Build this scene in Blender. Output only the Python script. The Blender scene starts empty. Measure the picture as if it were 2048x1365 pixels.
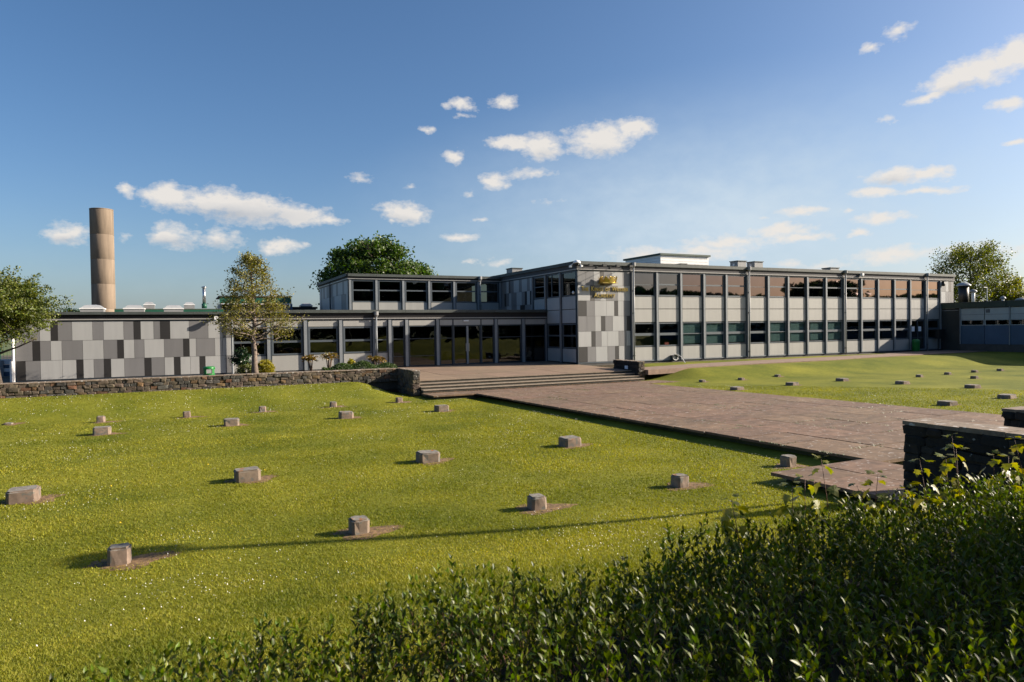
import bpy, bmesh, math, random
import numpy as np
from mathutils import Matrix, Vector
R = math.radians
rng = np.random.default_rng(7)
random.seed(7)
scene = bpy.context.scene
col = scene.collection

# ------------------------------------------------------------------ camera
CAM = Vector((-22.31, -36.39, 0.0))
PIT, ROLL, YAW = 0.0181811, -0.0140907, 1.1173385
f0 = Vector((math.cos(YAW), math.sin(YAW), 0)); r0 = Vector((math.sin(YAW), -math.cos(YAW), 0)); u0 = Vector((0, 0, 1))
fw = f0 * math.cos(PIT) - u0 * math.sin(PIT)
up = f0 * math.sin(PIT) + u0 * math.cos(PIT)
rt_ = r0 * math.cos(ROLL) + up * math.sin(ROLL)
up_ = up * math.cos(ROLL) - r0 * math.sin(ROLL)
cd = bpy.data.cameras.new('camera'); cam = bpy.data.objects.new('camera', cd); col.objects.link(cam)
cd.sensor_width = 36.0; cd.lens = 36.0 * 1365 / 2048; cd.clip_start = 0.05; cd.clip_end = 6000
m = Matrix((rt_, up_, -fw)).transposed().to_4x4(); m.translation = CAM
cam.matrix_world = m
cd.dof.use_dof = True; cd.dof.focus_distance = 26; cd.dof.aperture_fstop = 9
scene.camera = cam
scene.render.resolution_x = 1024; scene.render.resolution_y = 682

# ------------------------------------------------------------------ world, sun, exposure
SUN_EL = R(23.5); SUN_AZ = R(-18.7)           # azimuth counted from +X
sun_dir = Vector((math.cos(SUN_EL) * math.cos(SUN_AZ), math.cos(SUN_EL) * math.sin(SUN_AZ), math.sin(SUN_EL)))
SKY_STRENGTH = 0.065
world = bpy.data.worlds.new('World'); scene.world = world; world.use_nodes = True
# clouds: azimuth, elevation, half width, half height (radians), weight
CL=[(1.6279, 0.1816, 0.0121, 0.0092, 0.8), (1.5779, 0.1761, 0.0345, 0.0176, 1), (1.524, 0.1732, 0.0541, 0.0181, 1), (1.4803, 0.1657, 0.0682, 0.0211, 1), (1.4219, 0.16, 0.0522, 0.0149, 0.9), (1.3748, 0.1547, 0.0271, 0.0069, 0.7), (1.6917, 0.1221, 0.0228, 0.0133, 0.9), (1.6292, 0.1233, 0.0099, 0.0063, 0.4), (1.5731, 0.1273, 0.029, 0.0154, 0.8), (1.5188, 0.1257, 0.0275, 0.0132, 0.75), (1.4458, 0.1172, 0.0324, 0.0102, 0.8), (1.4107, 0.1194, 0.01, 0.0041, 0.5), (1.1845, 0.3153, 0.0203, 0.0091, 0.9), (1.1826, 0.2995, 0.0116, 0.0046, 0.4), (1.1241, 0.3171, 0.0233, 0.0091, 0.8), (1.2341, 0.2844, 0.0129, 0.006, 0.7), (1.2001, 0.2458, 0.0181, 0.0095, 1), (1.1089, 0.2637, 0.0437, 0.0094, 1), (1.069, 0.2562, 0.0328, 0.0175, 1), (0.9857, 0.266, 0.0504, 0.0226, 1), (0.9393, 0.2768, 0.0355, 0.0144, 1), (1.3324, 0.2133, 0.0222, 0.0074, 0.5), (1.2606, 0.2033, 0.0114, 0.0041, 0.4), (1.2733, 0.1663, 0.0368, 0.0153, 0.95), (1.2878, 0.1528, 0.0085, 0.0049, 0.6), (1.1403, 0.212, 0.0248, 0.0111, 0.8), (1.1207, 0.2042, 0.0117, 0.0042, 0.5), (1.0891, 0.2203, 0.035, 0.0083, 0.5), (1.1777, 0.1955, 0.0145, 0.0056, 0.4), (1.1616, 0.1581, 0.0131, 0.0043, 0.5), (1.191, 0.1341, 0.0275, 0.0071, 0.8), (1.1748, 0.0988, 0.0117, 0.005, 0.5), (1.1311, 0.0962, 0.0248, 0.0065, 0.5), (1.059, 0.1834, 0.0189, 0.0035, 0.25), (0.6326, 0.3404, 0.0115, 0.0079, 0.7), (0.599, 0.3536, 0.0166, 0.0099, 0.6), (0.567, 0.2728, 0.0242, 0.0057, 0.9), (0.546, 0.2859, 0.0315, 0.0139, 1), (0.5157, 0.2938, 0.0406, 0.019, 1), (0.4819, 0.3026, 0.0289, 0.0184, 1), (0.6105, 0.2548, 0.0112, 0.0041, 0.5), (0.4867, 0.2486, 0.0193, 0.0077, 0.9), (0.482, 0.2078, 0.0167, 0.0045, 0.8), (0.6052, 0.1866, 0.0339, 0.0098, 1), (0.5672, 0.1831, 0.0269, 0.009, 1), (0.6277, 0.1681, 0.0259, 0.0075, 1), (0.5672, 0.1639, 0.0463, 0.0048, 0.7), (0.7139, 0.1496, 0.0313, 0.0059, 0.8), (0.7643, 0.148, 0.009, 0.0027, 0.4), (0.6221, 0.1343, 0.0316, 0.0075, 0.9), (0.6625, 0.1473, 0.0083, 0.0032, 0.5), (0.7421, 0.1272, 0.045, 0.0093, 0.9), (0.7171, 0.1169, 0.0474, 0.006, 0.8), (0.8137, 0.1143, 0.061, 0.011, 0.7), (0.9165, 0.1026, 0.0639, 0.0113, 0.6), (0.8474, 0.1034, 0.0691, 0.0125, 0.7), (0.6469, 0.1173, 0.0158, 0.0051, 0.8), (0.6055, 0.087, 0.0514, 0.0113, 0.8), (0.6868, 0.0755, 0.0368, 0.0079, 0.5), (0.526, 0.0876, 0.0467, 0.0084, 0.5), (0.482, 0.0842, 0.029, 0.0058, 0.4), (0.7298, 0.0809, 0.0189, 0.0067, 0.6)]
GR=[(1.5058, 0.1566, 0.1015, 0.0144, 1), (1.5733, 0.1189, 0.0319, 0.0077, 0.8), (1.519, 0.1191, 0.0245, 0.0066, 0.7), (1.6919, 0.1149, 0.0203, 0.0072, 0.8), (0.6135, 0.1802, 0.0313, 0.0062, 0.7), (0.5307, 0.2758, 0.0309, 0.0067, 0.6), (0.9823, 0.2497, 0.0396, 0.0081, 0.5), (1.277, 0.1579, 0.0283, 0.007, 0.6), (1.0727, 0.2474, 0.0255, 0.0082, 0.5)]

def build_world():
    nt = world.node_tree; N = nt.nodes; L = nt.links; N.clear()
    out = N.new('ShaderNodeOutputWorld')
    sky = N.new('ShaderNodeTexSky'); sky.sky_type = 'NISHITA'; sky.sun_disc = False
    sky.sun_elevation = SUN_EL; sky.sun_rotation = math.pi / 2 - SUN_AZ
    sky.altitude = 50; sky.air_density = .85; sky.dust_density = 2.2; sky.ozone_density = 2.8
    bg = N.new('ShaderNodeBackground'); bg.inputs[1].default_value = SKY_STRENGTH
    tc = N.new('ShaderNodeTexCoord')
    def math_(op, a, b=None, c=None, clamp=False):
        n = N.new('ShaderNodeMath'); n.operation = op; n.use_clamp = clamp
        for i, v in enumerate((a, b, c)):
            if v is None: continue
            if isinstance(v, (int, float)): n.inputs[i].default_value = v
            else: L.new(v, n.inputs[i])
        return n.outputs[0]
    def vmath(op, a, b=None):
        n = N.new('ShaderNodeVectorMath'); n.operation = op
        for i, v in enumerate((a, b)):
            if v is None: continue
            if isinstance(v, tuple): n.inputs[i].default_value = v
            else: L.new(v, n.inputs[i])
        return n.outputs['Value'] if op == 'LENGTH' else n.outputs['Vector']
    def noise(vec, scale, detail, rough=0.55):
        n = N.new('ShaderNodeTexNoise'); n.inputs['Scale'].default_value = scale
        n.inputs['Detail'].default_value = detail; n.inputs['Roughness'].default_value = rough
        L.new(vec, n.inputs['Vector']); return n
    d = vmath('NORMALIZE', tc.outputs['Generated'])
    sx = N.new('ShaderNodeSeparateXYZ'); L.new(d, sx.inputs[0])
    az = math_('ARCTAN2', sx.outputs[1], sx.outputs[0]); el = math_('ARCSINE', sx.outputs[2])
    stretched = vmath('MULTIPLY', d, (1, 1, 1.7))
    n1 = noise(stretched, 26, 5); n2 = noise(stretched, 75, 4, 0.6)
    cx = N.new('ShaderNodeCombineXYZ'); L.new(az, cx.inputs[0]); L.new(el, cx.inputs[1])
    w1 = vmath('MULTIPLY', vmath('SUBTRACT', n1.outputs['Color'], (.5, .5, .5)), (.045, .022, 0))
    q = vmath('ADD', cx.outputs[0], w1)
    def field(lst):
        acc = None
        for (a, e, w, h, amp) in lst:
            t = vmath('MULTIPLY', vmath('SUBTRACT', q, (a, e, 0)), (1 / (w * 1.25), 1 / (h * 1.3), 0))
            ln = vmath('LENGTH', t)
            v = math_('MULTIPLY_ADD', ln, -amp, amp)
            acc = v if acc is None else math_('MAXIMUM', acc, v)
        return acc
    D = field(CL)
    # sparse fair-weather clouds over the rest of the sky
    def soft(a_, e_, w_, h_):
        t = vmath('MULTIPLY', vmath('SUBTRACT', cx.outputs[0], (a_, e_, 0)), (1 / w_, 1 / h_, 0)); ln = vmath('LENGTH', t)
        return math_('POWER', math_('MAXIMUM', math_('SUBTRACT', 1.0, ln), 0.0), 1.5)
    veil = math_('ADD', math_('MULTIPLY', soft(.80, .14, .62, .22), .95), math_('MULTIPLY', math_('EXPONENT', math_('MULTIPLY', math_('ABSOLUTE', el), -16.0)), .35), clamp=True)
    veil = math_('MULTIPLY', veil, math_('ADD', math_('MULTIPLY', n1.outputs[0], .8), .6), clamp=True)
    far = noise(vmath('MULTIPLY', d, (1, 1, 2.5)), 5.0, 6)
    inside = math_('MULTIPLY', math_('GREATER_THAN', az, 0.40), math_('LESS_THAN', az, 1.83))
    other = math_('SUBTRACT', math_('MULTIPLY', math_('SUBTRACT', far.outputs[0], .66), 5.0), math_('MULTIPLY', inside, 9.0))
    D = math_('MAXIMUM', D, other)
    D = math_('ADD', D, math_('MULTIPLY', math_('SUBTRACT', n2.outputs[0], .5), .95))
    dens = math_('SMOOTH_MIN', math_('MAXIMUM', math_('MULTIPLY', math_('SUBTRACT', D, .07), 1.7), 0.0), .95, .1)
    dens = math_('MAXIMUM', dens, 0.0)
    grey = math_('MULTIPLY', math_('MAXIMUM', field(GR), 0.0), 1.1, clamp=True)
    ccol = N.new('ShaderNodeMix'); ccol.data_type = 'RGBA'
    L.new(grey, ccol.inputs[0])
    ccol.inputs[6].default_value = (5.9, 5.6, 5.25, 1); ccol.inputs[7].default_value = (3.7, 3.85, 4.1, 1)
    mix = N.new('ShaderNodeMix'); mix.data_type = 'RGBA'
    vm = N.new('ShaderNodeMix'); vm.data_type = 'RGBA'; L.new(veil, vm.inputs[0]); hsv = N.new('ShaderNodeHueSaturation'); hsv.inputs['Saturation'].default_value = 1.16; hsv.inputs['Value'].default_value = 1.08; L.new(sky.outputs[0], hsv.inputs['Color'])
    L.new(hsv.outputs[0], vm.inputs[6]); vm.inputs[7].default_value = (4.3, 5.1, 5.8, 1)
    L.new(dens, mix.inputs[0]); L.new(vm.outputs[2], mix.inputs[6]); L.new(ccol.outputs[2], mix.inputs[7])
    L.new(mix.outputs[2], bg.inputs[0]); L.new(bg.outputs[0], out.inputs[0])
build_world()
ld = bpy.data.lights.new('sun', 'SUN'); ld.energy = 5.0; ld.angle = R(0.53); ld.color = (1.0, 0.88, 0.72)
sun = bpy.data.objects.new('sun', ld); col.objects.link(sun)
sun.rotation_euler = sun_dir.to_track_quat('Z', 'Y').to_euler(); sun.location = (0, 0, 40)
vs = scene.view_settings; vs.view_transform = 'Standard'; vs.look = 'None'; vs.gamma = 1; vs.use_curve_mapping = False
vs.exposure = 1.14
scene.cycles.max_bounces = 6; scene.cycles.transparent_max_bounces = 12

# ------------------------------------------------------------------ helpers
def tag(o, label=None, cat=None, group=None, kind=None):
    if label: o['label'] = label
    if cat: o['category'] = cat
    if group: o['group'] = group
    if kind: o['kind'] = kind
    return o
def wm(o):
    b = o.matrix_basis
    return wm(o.parent) @ o.matrix_parent_inverse @ b if o.parent else b.copy()
def attach(o, parent):
    if parent is not None:
        o.parent = parent; o.matrix_parent_inverse = wm(parent).inverted()
    return o
def thing(name, label, cat, loc=(0, 0, 0), rotz=0.0, group=None):
    o = bpy.data.objects.new(name, None); o.empty_display_size = .3; col.objects.link(o)
    o.location = loc; o.rotation_euler = (0, 0, rotz)
    return tag(o, label, cat, group)
def obj(name, mesh, parent=None, loc=(0, 0, 0), rot=(0, 0, 0), scale=(1, 1, 1)):
    o = bpy.data.objects.new(name, mesh); col.objects.link(o)
    o.location = loc; o.rotation_euler = rot; o.scale = scale
    return attach(o, parent)
class MB:
    def __init__(s): s.v = []; s.f = []
    def box(s, x0, x1, y0, y1, z0, z1):
        b = len(s.v)
        s.v += [(x0, y0, z0), (x1, y0, z0), (x1, y1, z0), (x0, y1, z0), (x0, y0, z1), (x1, y0, z1), (x1, y1, z1), (x0, y1, z1)]
        s.f += [tuple(b + i for i in q) for q in ((0, 3, 2, 1), (4, 5, 6, 7), (0, 1, 5, 4), (1, 2, 6, 5), (2, 3, 7, 6), (3, 0, 4, 7))]
        return s
    def tube(s, pts, rad, n=8, caps=True):
        pts = [Vector(p) for p in pts]; rings = []
        for i, p in enumerate(pts):
            t = (pts[min(i + 1, len(pts) - 1)] - pts[max(i - 1, 0)])
            t = t.normalized() if t.length > 1e-9 else Vector((0, 0, 1))
            a = t.cross(Vector((0, 0, 1)) if abs(t.z) < .95 else Vector((1, 0, 0))).normalized(); bb = t.cross(a)
            r = rad[i] if isinstance(rad, (list, tuple)) else rad
            k = len(s.v)
            for j in range(n):
                an = 2 * math.pi * j / n
                s.v.append(tuple(p + (a * math.cos(an) + bb * math.sin(an)) * r))
            rings.append(k)
        for a, b in zip(rings, rings[1:]):
            for j in range(n):
                s.f.append((a + j, a + (j + 1) % n, b + (j + 1) % n, b + j))
        if caps:
            s.f.append(tuple(rings[0] + j for j in reversed(range(n)))); s.f.append(tuple(rings[-1] + j for j in range(n)))
        return s
    def lathe(s, prof, n=24, c=(0, 0, 0)):
        rings = []
        for r, z in prof:
            k = len(s.v); rings.append(k)
            for j in range(n):
                an = 2 * math.pi * j / n; s.v.append((c[0] + r * math.cos(an), c[1] + r * math.sin(an), c[2] + z))
        for a, b in zip(rings, rings[1:]):
            for j in range(n): s.f.append((a + j, a + (j + 1) % n, b + (j + 1) % n, b + j))
        s.f.append(tuple(rings[0] + j for j in reversed(range(n)))); s.f.append(tuple(rings[-1] + j for j in range(n)))
        return s
    def poly(s, pts, depth):                       # pts: 2-D outline in x,z; extruded along y by depth
        b = len(s.v); n = len(pts)
        s.v += [(x, 0, z) for x, z in pts] + [(x, depth, z) for x, z in pts]
        s.f.append(tuple(b + i for i in range(n))); s.f.append(tuple(b + n + i for i in reversed(range(n))))
        for i in range(n): s.f.append((b + i, b + n + i, b + n + (i + 1) % n, b + (i + 1) % n))
        return s
    def mesh(s, name, mat, smooth=False):
        me = bpy.data.meshes.new(name); me.from_pydata(s.v, [], s.f); me.materials.append(mat)
        bm = bmesh.new(); bm.from_mesh(me); bmesh.ops.recalc_face_normals(bm, faces=bm.faces); bm.to_mesh(me); bm.free()
        if smooth:
            me.polygons.foreach_set('use_smooth', [len(q.vertices) == 4 for q in me.polygons])
        return me
    def build(s, name, mat, parent=None, smooth=False, loc=(0, 0, 0), rot=(0, 0, 0)):
        return obj(name, s.mesh(name, mat, smooth), parent, loc, rot)
def np_mesh(name, verts, tris, mat, smooth=False):
    me = bpy.data.meshes.new(name); nv = len(verts); nf, k = tris.shape
    me.vertices.add(nv); me.vertices.foreach_set('co', np.ascontiguousarray(verts, dtype=np.float32).ravel())
    me.loops.add(nf * k); me.loops.foreach_set('vertex_index', np.ascontiguousarray(tris, dtype=np.int32).ravel())
    me.polygons.add(nf); me.polygons.foreach_set('loop_start', np.arange(0, nf * k, k, dtype=np.int32))
    if smooth: me.polygons.foreach_set('use_smooth', np.ones(nf, dtype=bool))
    me.materials.append(mat); me.update(calc_edges=True); me.validate(); return me

# ------------------------------------------------------------------ materials
ALBEDO = .76                                       # the palette below was picked a little too light
def lerp3(c, k): return tuple(max(0, min(1, x * k)) for x in c)
def M(name, base, rough=.6, var=.12, scale=2.0, detail=4, base2=None, bump=0.0, bscale=60, metallic=0.0, spec=.5,
      rnd=0.0, trans=0.0, island=0.0, streak=False, spots=None):
    if metallic < .5 and name not in ('white_paint', 'white_plastic', 'white_board', 'paper', 'daisy', 'dandelion'):
        base = lerp3(base, ALBEDO); base2 = lerp3(base2, ALBEDO) if base2 else None
        if spots: spots = (lerp3(spots[0], ALBEDO), *spots[1:])
    m = bpy.data.materials.new(name); m.use_nodes = True; nt = m.node_tree; N = nt.nodes; L = nt.links
    p = N['Principled BSDF']; p.inputs['Roughness'].default_value = rough; p.inputs['Metallic'].default_value = metallic
    p.inputs['Specular IOR Level'].default_value = spec
    geo = N.new('ShaderNodeNewGeometry')
    n = N.new('ShaderNodeTexNoise'); n.inputs['Scale'].default_value = scale; n.inputs['Detail'].default_value = detail
    n.inputs['Roughness'].default_value = .62
    if streak:
        mp = N.new('ShaderNodeMapping'); mp.inputs['Scale'].default_value = (3.5, 3.5, .35)
        L.new(geo.outputs['Position'], mp.inputs['Vector']); L.new(mp.outputs[0], n.inputs['Vector'])
    else: L.new(geo.outputs['Position'], n.inputs['Vector'])
    ramp = N.new('ShaderNodeValToRGB'); e = ramp.color_ramp.elements
    b2 = base2 or base
    e[0].position = .32; e[1].position = .68
    e[0].color = (*lerp3(base, 1 - var), 1); e[1].color = (*lerp3(b2, 1 + var), 1)
    L.new(n.outputs[0], ramp.inputs[0]); c = ramp.outputs[0]
    if spots:                                       # (colour, scale, threshold)
        sn = N.new('ShaderNodeTexNoise'); sn.inputs['Scale'].default_value = spots[1]; sn.inputs['Detail'].default_value = 3
        L.new(geo.outputs['Position'], sn.inputs['Vector'])
        sr = N.new('ShaderNodeValToRGB'); sr.color_ramp.elements[0].position = spots[2]; sr.color_ramp.elements[1].position = spots[2] + .06
        L.new(sn.outputs[0], sr.inputs[0])
        mx = N.new('ShaderNodeMix'); mx.data_type = 'RGBA'; L.new(sr.outputs[0], mx.inputs[0]); L.new(c, mx.inputs[6]); mx.inputs[7].default_value = (*spots[0], 1); c = mx.outputs[2]
    if rnd or island:
        if rnd: oi = N.new('ShaderNodeObjectInfo'); src = oi.outputs['Random']; k = rnd
        else: src = geo.outputs['Random Per Island']; k = island
        mr = N.new('ShaderNodeMapRange'); mr.inputs[3].default_value = 1 - k; mr.inputs[4].default_value = 1 + k
        L.new(src, mr.inputs[0])
        hs = N.new('ShaderNodeHueSaturation'); L.new(mr.outputs[0], hs.inputs['Value'])
        mr2 = N.new('ShaderNodeMapRange'); mr2.inputs[3].default_value = .5 + k * .06; mr2.inputs[4].default_value = .5 - k * .06
        mlt = N.new('ShaderNodeMath'); mlt.operation = 'FRACT'; m7 = N.new('ShaderNodeMath'); m7.operation = 'MULTIPLY'; m7.inputs[1].default_value = 7.31
        L.new(src, m7.inputs[0]); L.new(m7.outputs[0], mlt.inputs[0]); L.new(mlt.outputs[0], mr2.inputs[0]); L.new(mr2.outputs[0], hs.inputs['Hue'])
        L.new(c, hs.inputs['Color']); c = hs.outputs[0]
    L.new(c, p.inputs['Base Color'])
    if bump:
        bn = N.new('ShaderNodeTexNoise'); bn.inputs['Scale'].default_value = bscale; bn.inputs['Detail'].default_value = 5
        L.new(geo.outputs['Position'], bn.inputs['Vector'])
        bp = N.new('ShaderNodeBump'); bp.inputs['Strength'].default_value = min(1, bump * 10); bp.inputs['Distance'].default_value = bump
        L.new(bn.outputs[0], bp.inputs['Height']); L.new(bp.outputs[0], p.inputs['Normal'])
    if trans:
        t = N.new('ShaderNodeBsdfTranslucent'); mixs = N.new('ShaderNodeMixShader'); mixs.inputs[0].default_value = trans
        g = N.new('ShaderNodeHueSaturation'); g.inputs['Saturation'].default_value = 1.15; g.inputs['Value'].default_value = 1.5
        L.new(c, g.inputs['Color']); L.new(g.outputs[0], t.inputs[0])
        L.new(p.outputs[0], mixs.inputs[1]); L.new(t.outputs[0], mixs.inputs[2]); L.new(mixs.outputs[0], N['Material Output'].inputs[0])
    return m
def glass(name, tint=(.55, .6, .58), ior=1.55, refl=(1, 1, 1), boost=0.04, wave=.0015):
    m = bpy.data.materials.new(name); m.use_nodes = True; nt = m.node_tree; N = nt.nodes; L = nt.links; N.remove(N['Principled BSDF'])
    tr = N.new('ShaderNodeBsdfTransparent'); tr.inputs[0].default_value = (*tint, 1)
    gl = N.new('ShaderNodeBsdfGlossy'); gl.inputs['Roughness'].default_value = .012; gl.inputs[0].default_value = (*refl, 1)
    fr = N.new('ShaderNodeFresnel'); fr.inputs[0].default_value = ior
    geo = N.new('ShaderNodeNewGeometry'); bn = N.new('ShaderNodeTexNoise'); bn.inputs['Scale'].default_value = 1.1; bn.inputs['Detail'].default_value = 1
    L.new(geo.outputs['Position'], bn.inputs['Vector'])
    bp = N.new('ShaderNodeBump'); bp.inputs['Strength'].default_value = .4; bp.inputs['Distance'].default_value = wave * 10
    L.new(bn.outputs[0], bp.inputs['Height']); L.new(bp.outputs[0], gl.inputs['Normal'])
    ad = N.new('ShaderNodeMath'); ad.operation = 'ADD'; ad.inputs[1].default_value = boost; ad.use_clamp = True; L.new(fr.outputs[0], ad.inputs[0])
    inv = N.new('ShaderNodeMath'); inv.operation = 'SUBTRACT'; inv.inputs[0].default_value = 1; L.new(geo.outputs['Backfacing'], inv.inputs[1])
    ml = N.new('ShaderNodeMath'); ml.operation = 'MULTIPLY'; L.new(ad.outputs[0], ml.inputs[0]); L.new(inv.outputs[0], ml.inputs[1])
    mx = N.new('ShaderNodeMixShader'); L.new(ml.outputs[0], mx.inputs[0]); L.new(tr.outputs[0], mx.inputs[1]); L.new(gl.outputs[0], mx.inputs[2])
    L.new(mx.outputs[0], N['Material Output'].inputs[0]); return m

MAT = dict(
    panel_l=M('panel_light', (.43, .432, .43), .55, .05, 1.2, streak=True, rnd=.035),
    panel_m=M('panel_mid', (.205, .202, .206), .55, .05, 1.2, streak=True, rnd=.06),
    panel_d=M('panel_dark', (.020, .018, .018), .6, .08, 1.2, streak=True, rnd=.1),
    panel_t=M('panel_taupe', (.095, .085, .077), .5, .08, 1.2, streak=True, rnd=.1),
    spandrel=M('spandrel_panel', (.41, .402, .38), .5, .05, .9, streak=True, rnd=.03),
    frame=M('grey_frame', (.095, .115, .135), .45, .06),
    rib=M('aluminium_rib', (.26, .28, .30), .45, .08, metallic=.0),
    dark_frame=M('dark_frame', (.028, .040, .055), .5, .1),
    fascia=M('fascia_grey', (.080, .078, .083), .65, .10, 1.0, streak=True, rnd=.03, spec=.2),
    fascia_d=M('fascia_dark', (.028, .026, .027), .6, .12, 1.2, spec=.2),
    coping=M('coping', (.062, .074, .070), .65, .2, 2.5, rnd=.08),
    roof=M('roof_felt', (.10, .115, .08), .9, .25, 1.3),
    strip=M('drip_strip', (.36, .35, .34), .4, .08),
    plinth=M('plinth', (.07, .07, .068), .8, .2, 3),
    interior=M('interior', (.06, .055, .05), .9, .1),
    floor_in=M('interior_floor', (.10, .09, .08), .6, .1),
    blind_t=M('teal_blind', (.13, .19, .20), .9, .08),
    glass=glass('window_glass', (.78, .84, .82)), glass_d=glass('entrance_glass', (.42, .44, .40), 1.5, boost=.02),
    glass_film=M('film_glass', (.150, .112, .108), .02, .04, metallic=1.0), glass_film_g=M('grey_film_glass', (.125, .115, .118), .02, .04, metallic=1.0),
    concrete=M('block_concrete', (.26, .19, .145), .9, .25, 9, 5, bump=.008, bscale=50, rnd=.15, spots=((.17, .16, .14), 8, .55)),
    concrete_top=M('lichen_concrete', (.23, .21, .18), .95, .4, 14, 5, bump=.008, bscale=60, spots=((.36, .13, .02), 5, .64)),
    chimney=M('chimney_concrete', (.235, .180, .132), .95, .26, .8, 6, streak=True, bump=.01, bscale=8),
    white=M('white_paint', (.75, .73, .72), .5, .05),
    white_board=M('white_board', (.72, .71, .70), .5, .06, rnd=.04),
    metal=M('galvanised', (.45, .45, .46), .3, .1, metallic=.9),
    grey_metal=M('grey_metal', (.30, .30, .30), .5, .1),
    gold=M('gold', (.55, .40, .12), .33, .05, metallic=1.0), gold_b=M('bright_gold', (.80, .60, .20), .30, .05, metallic=1.0),
    green_pl=M('green_plastic', (.012, .20, .035), .4, .06),
    green_fas=M('green_fascia', (.012, .105, .06), .5, .1),
    dkgreen_fas=M('dark_green_fascia', (.015, .045, .03), .5, .1),
    blue_panel=M('blue_panel', (.05, .11, .19), .6, .12, .8, rnd=.06),
    white_panel=M('pale_panel', (.45, .50, .50), .6, .06, rnd=.05),
    brown_panel=M('brown_panel', (.03, .035, .034), .7, .15, 2),
    black=M('black_metal', (.012, .014, .014), .5, .1),
    lamp_white=M('white_plastic', (.8, .8, .8), .35, .03),
    dome=M('dome_acrylic', (.40, .41, .42), .3, .1),
    red=M('red_plastic', (.45, .04, .03), .5, .05),
    yellow=M('yellow_fabric', (.45, .40, .03), .8, .05),
    paper=M('paper', (.75, .77, .8), .8, .03),
    slab=M('paving_slab', (.150, .088, .052), .9, .30, 3.2, 9, base2=(.20, .122, .073), bump=.010, bscale=30, rnd=.14, spots=((.38, .33, .29), 10, .63)),
    slab_t=M('terrace_slab', (.255, .172, .112), .9, .15, 1.5, 5, bump=.004, bscale=40, rnd=.10),
    joint=M('joint_moss', (.055, .06, .028), .95, .5, 1.2),
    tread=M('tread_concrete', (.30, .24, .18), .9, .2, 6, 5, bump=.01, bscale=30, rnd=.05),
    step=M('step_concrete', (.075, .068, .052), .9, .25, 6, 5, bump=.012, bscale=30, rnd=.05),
    path=M('path_tarmac', (.26, .175, .13), .95, .2, 3, 5, bump=.006, bscale=60),
    mortar=M('mortar', (.075, .06, .046), .95, .3, 6),
    stone=M('wall_stone', (.070, .052, .036), .9, .45, 7, 6, base2=(.115, .088, .062), bump=.02, bscale=25, rnd=.32, spots=((.33, .30, .26), 16, .69)),
    stone_o=M('lichen_stone', (.17, .085, .028), .9, .45, 8, 6, base2=(.13, .08, .045), bump=.02, bscale=25, rnd=.35),
    stone_shade=M('shaded_stone', (.026, .021, .017), .95, .4, 8, 6, bump=.02, bscale=25, rnd=.45, spots=((.30, .29, .27), 11, .70)),  # wall stone made darker, with the shade put into its colour
    stone_g=M('grey_stone', (.062, .057, .050), .9, .4, 8, 6, bump=.02, bscale=25, rnd=.45, spots=((.42, .40, .37), 11, .66)),
    cap=M('wall_cap', (.24, .18, .13), .95, .35, 9, 6, bump=.015, bscale=30, spots=((.55, .52, .48), 7, .58)),
    soil=M('bare_soil', (.085, .045, .020), .95, .5, 16, 6, base2=(.24, .145, .065), bump=.02, bscale=60),
    bed=M('bed_soil', (.09, .07, .045), .95, .4, 5),
    bark=M('bark', (.20, .155, .125), .9, .35, 9, 5, bump=.03, bscale=18),
    bark_d=M('dark_bark', (.075, .058, .045), .9, .35, 9, 5, bump=.03, bscale=18),
    twig=M('twig', (.10, .06, .04), .8, .2),
    red_stem=M('red_stem', (.16, .06, .03), .6, .2),
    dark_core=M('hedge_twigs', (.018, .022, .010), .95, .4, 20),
    leaf_privet=M('privet_leaf', (.036, .070, .006), .40, .35, 5, base2=(.12, .155, .010), spec=.26, trans=.32, island=.45),
    leaf_shoot=M('shoot_leaf', (.15, .20, .02), .45, .25, 20, base2=(.26, .22, .03), trans=.35, rnd=.2),
    leaf_olive=M('olive_leaf', (.150, .158, .024), .55, .3, 4, base2=(.21, .18, .024), trans=.3, island=.4),
    leaf_left=M('left_leaf', (.085, .125, .018), .5, .3, 3, base2=(.14, .16, .02), trans=.3, island=.4),
    leaf_maple=M('maple_leaf', (.055, .105, .012), .5, .25, 1.5, base2=(.075, .13, .014), trans=.28, island=.3),
    leaf_spring=M('spring_leaf', (.085, .115, .014), .5, .3, 1.0, base2=(.14, .15, .016), trans=.35, island=.35),
    leaf_lime=M('lime_leaf', (.15, .20, .012), .5, .25, 1.0, base2=(.24, .22, .015), trans=.35, island=.3),
    leaf_dark=M('dark_leaf', (.022, .055, .016), .4, .3, 5, trans=.2, island=.4),
    leaf_varieg=M('variegated_leaf', (.26, .24, .07), .5, .4, 9, base2=(.10, .13, .03), trans=.25, island=.5),
    leaf_gold=M('golden_leaf', (.42, .34, .014), .5, .25, 7, base2=(.33, .30, .014), trans=.25, island=.3),
    leaf_mahonia=M('mahonia_leaf', (.16, .18, .015), .4, .35, 6, base2=(.25, .13, .02), trans=.2, island=.5),
    leaf_cover=M('cover_leaf', (.055, .10, .014), .5, .3, 5, trans=.2, island=.4),
    blade=M('grass_blade', (.195, .235, .013), .6, .30, .40, 7, base2=(.305, .282, .032), trans=.35, island=.30, spec=.25),
    daisy=M('daisy', (.60, .59, .55), .8, .03, trans=.15), dandelion=M('dandelion', (.75, .48, .01), .8, .05),
    dead_leaf=M('dead_leaf', (.34, .15, .04), .8, .4, 8, island=.4),
    mesh_green=M('green_mesh', (.01, .10, .06), .5, .1),
    pole=M('lamp_column', (.22, .23, .23), .5, .1),
)
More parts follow.
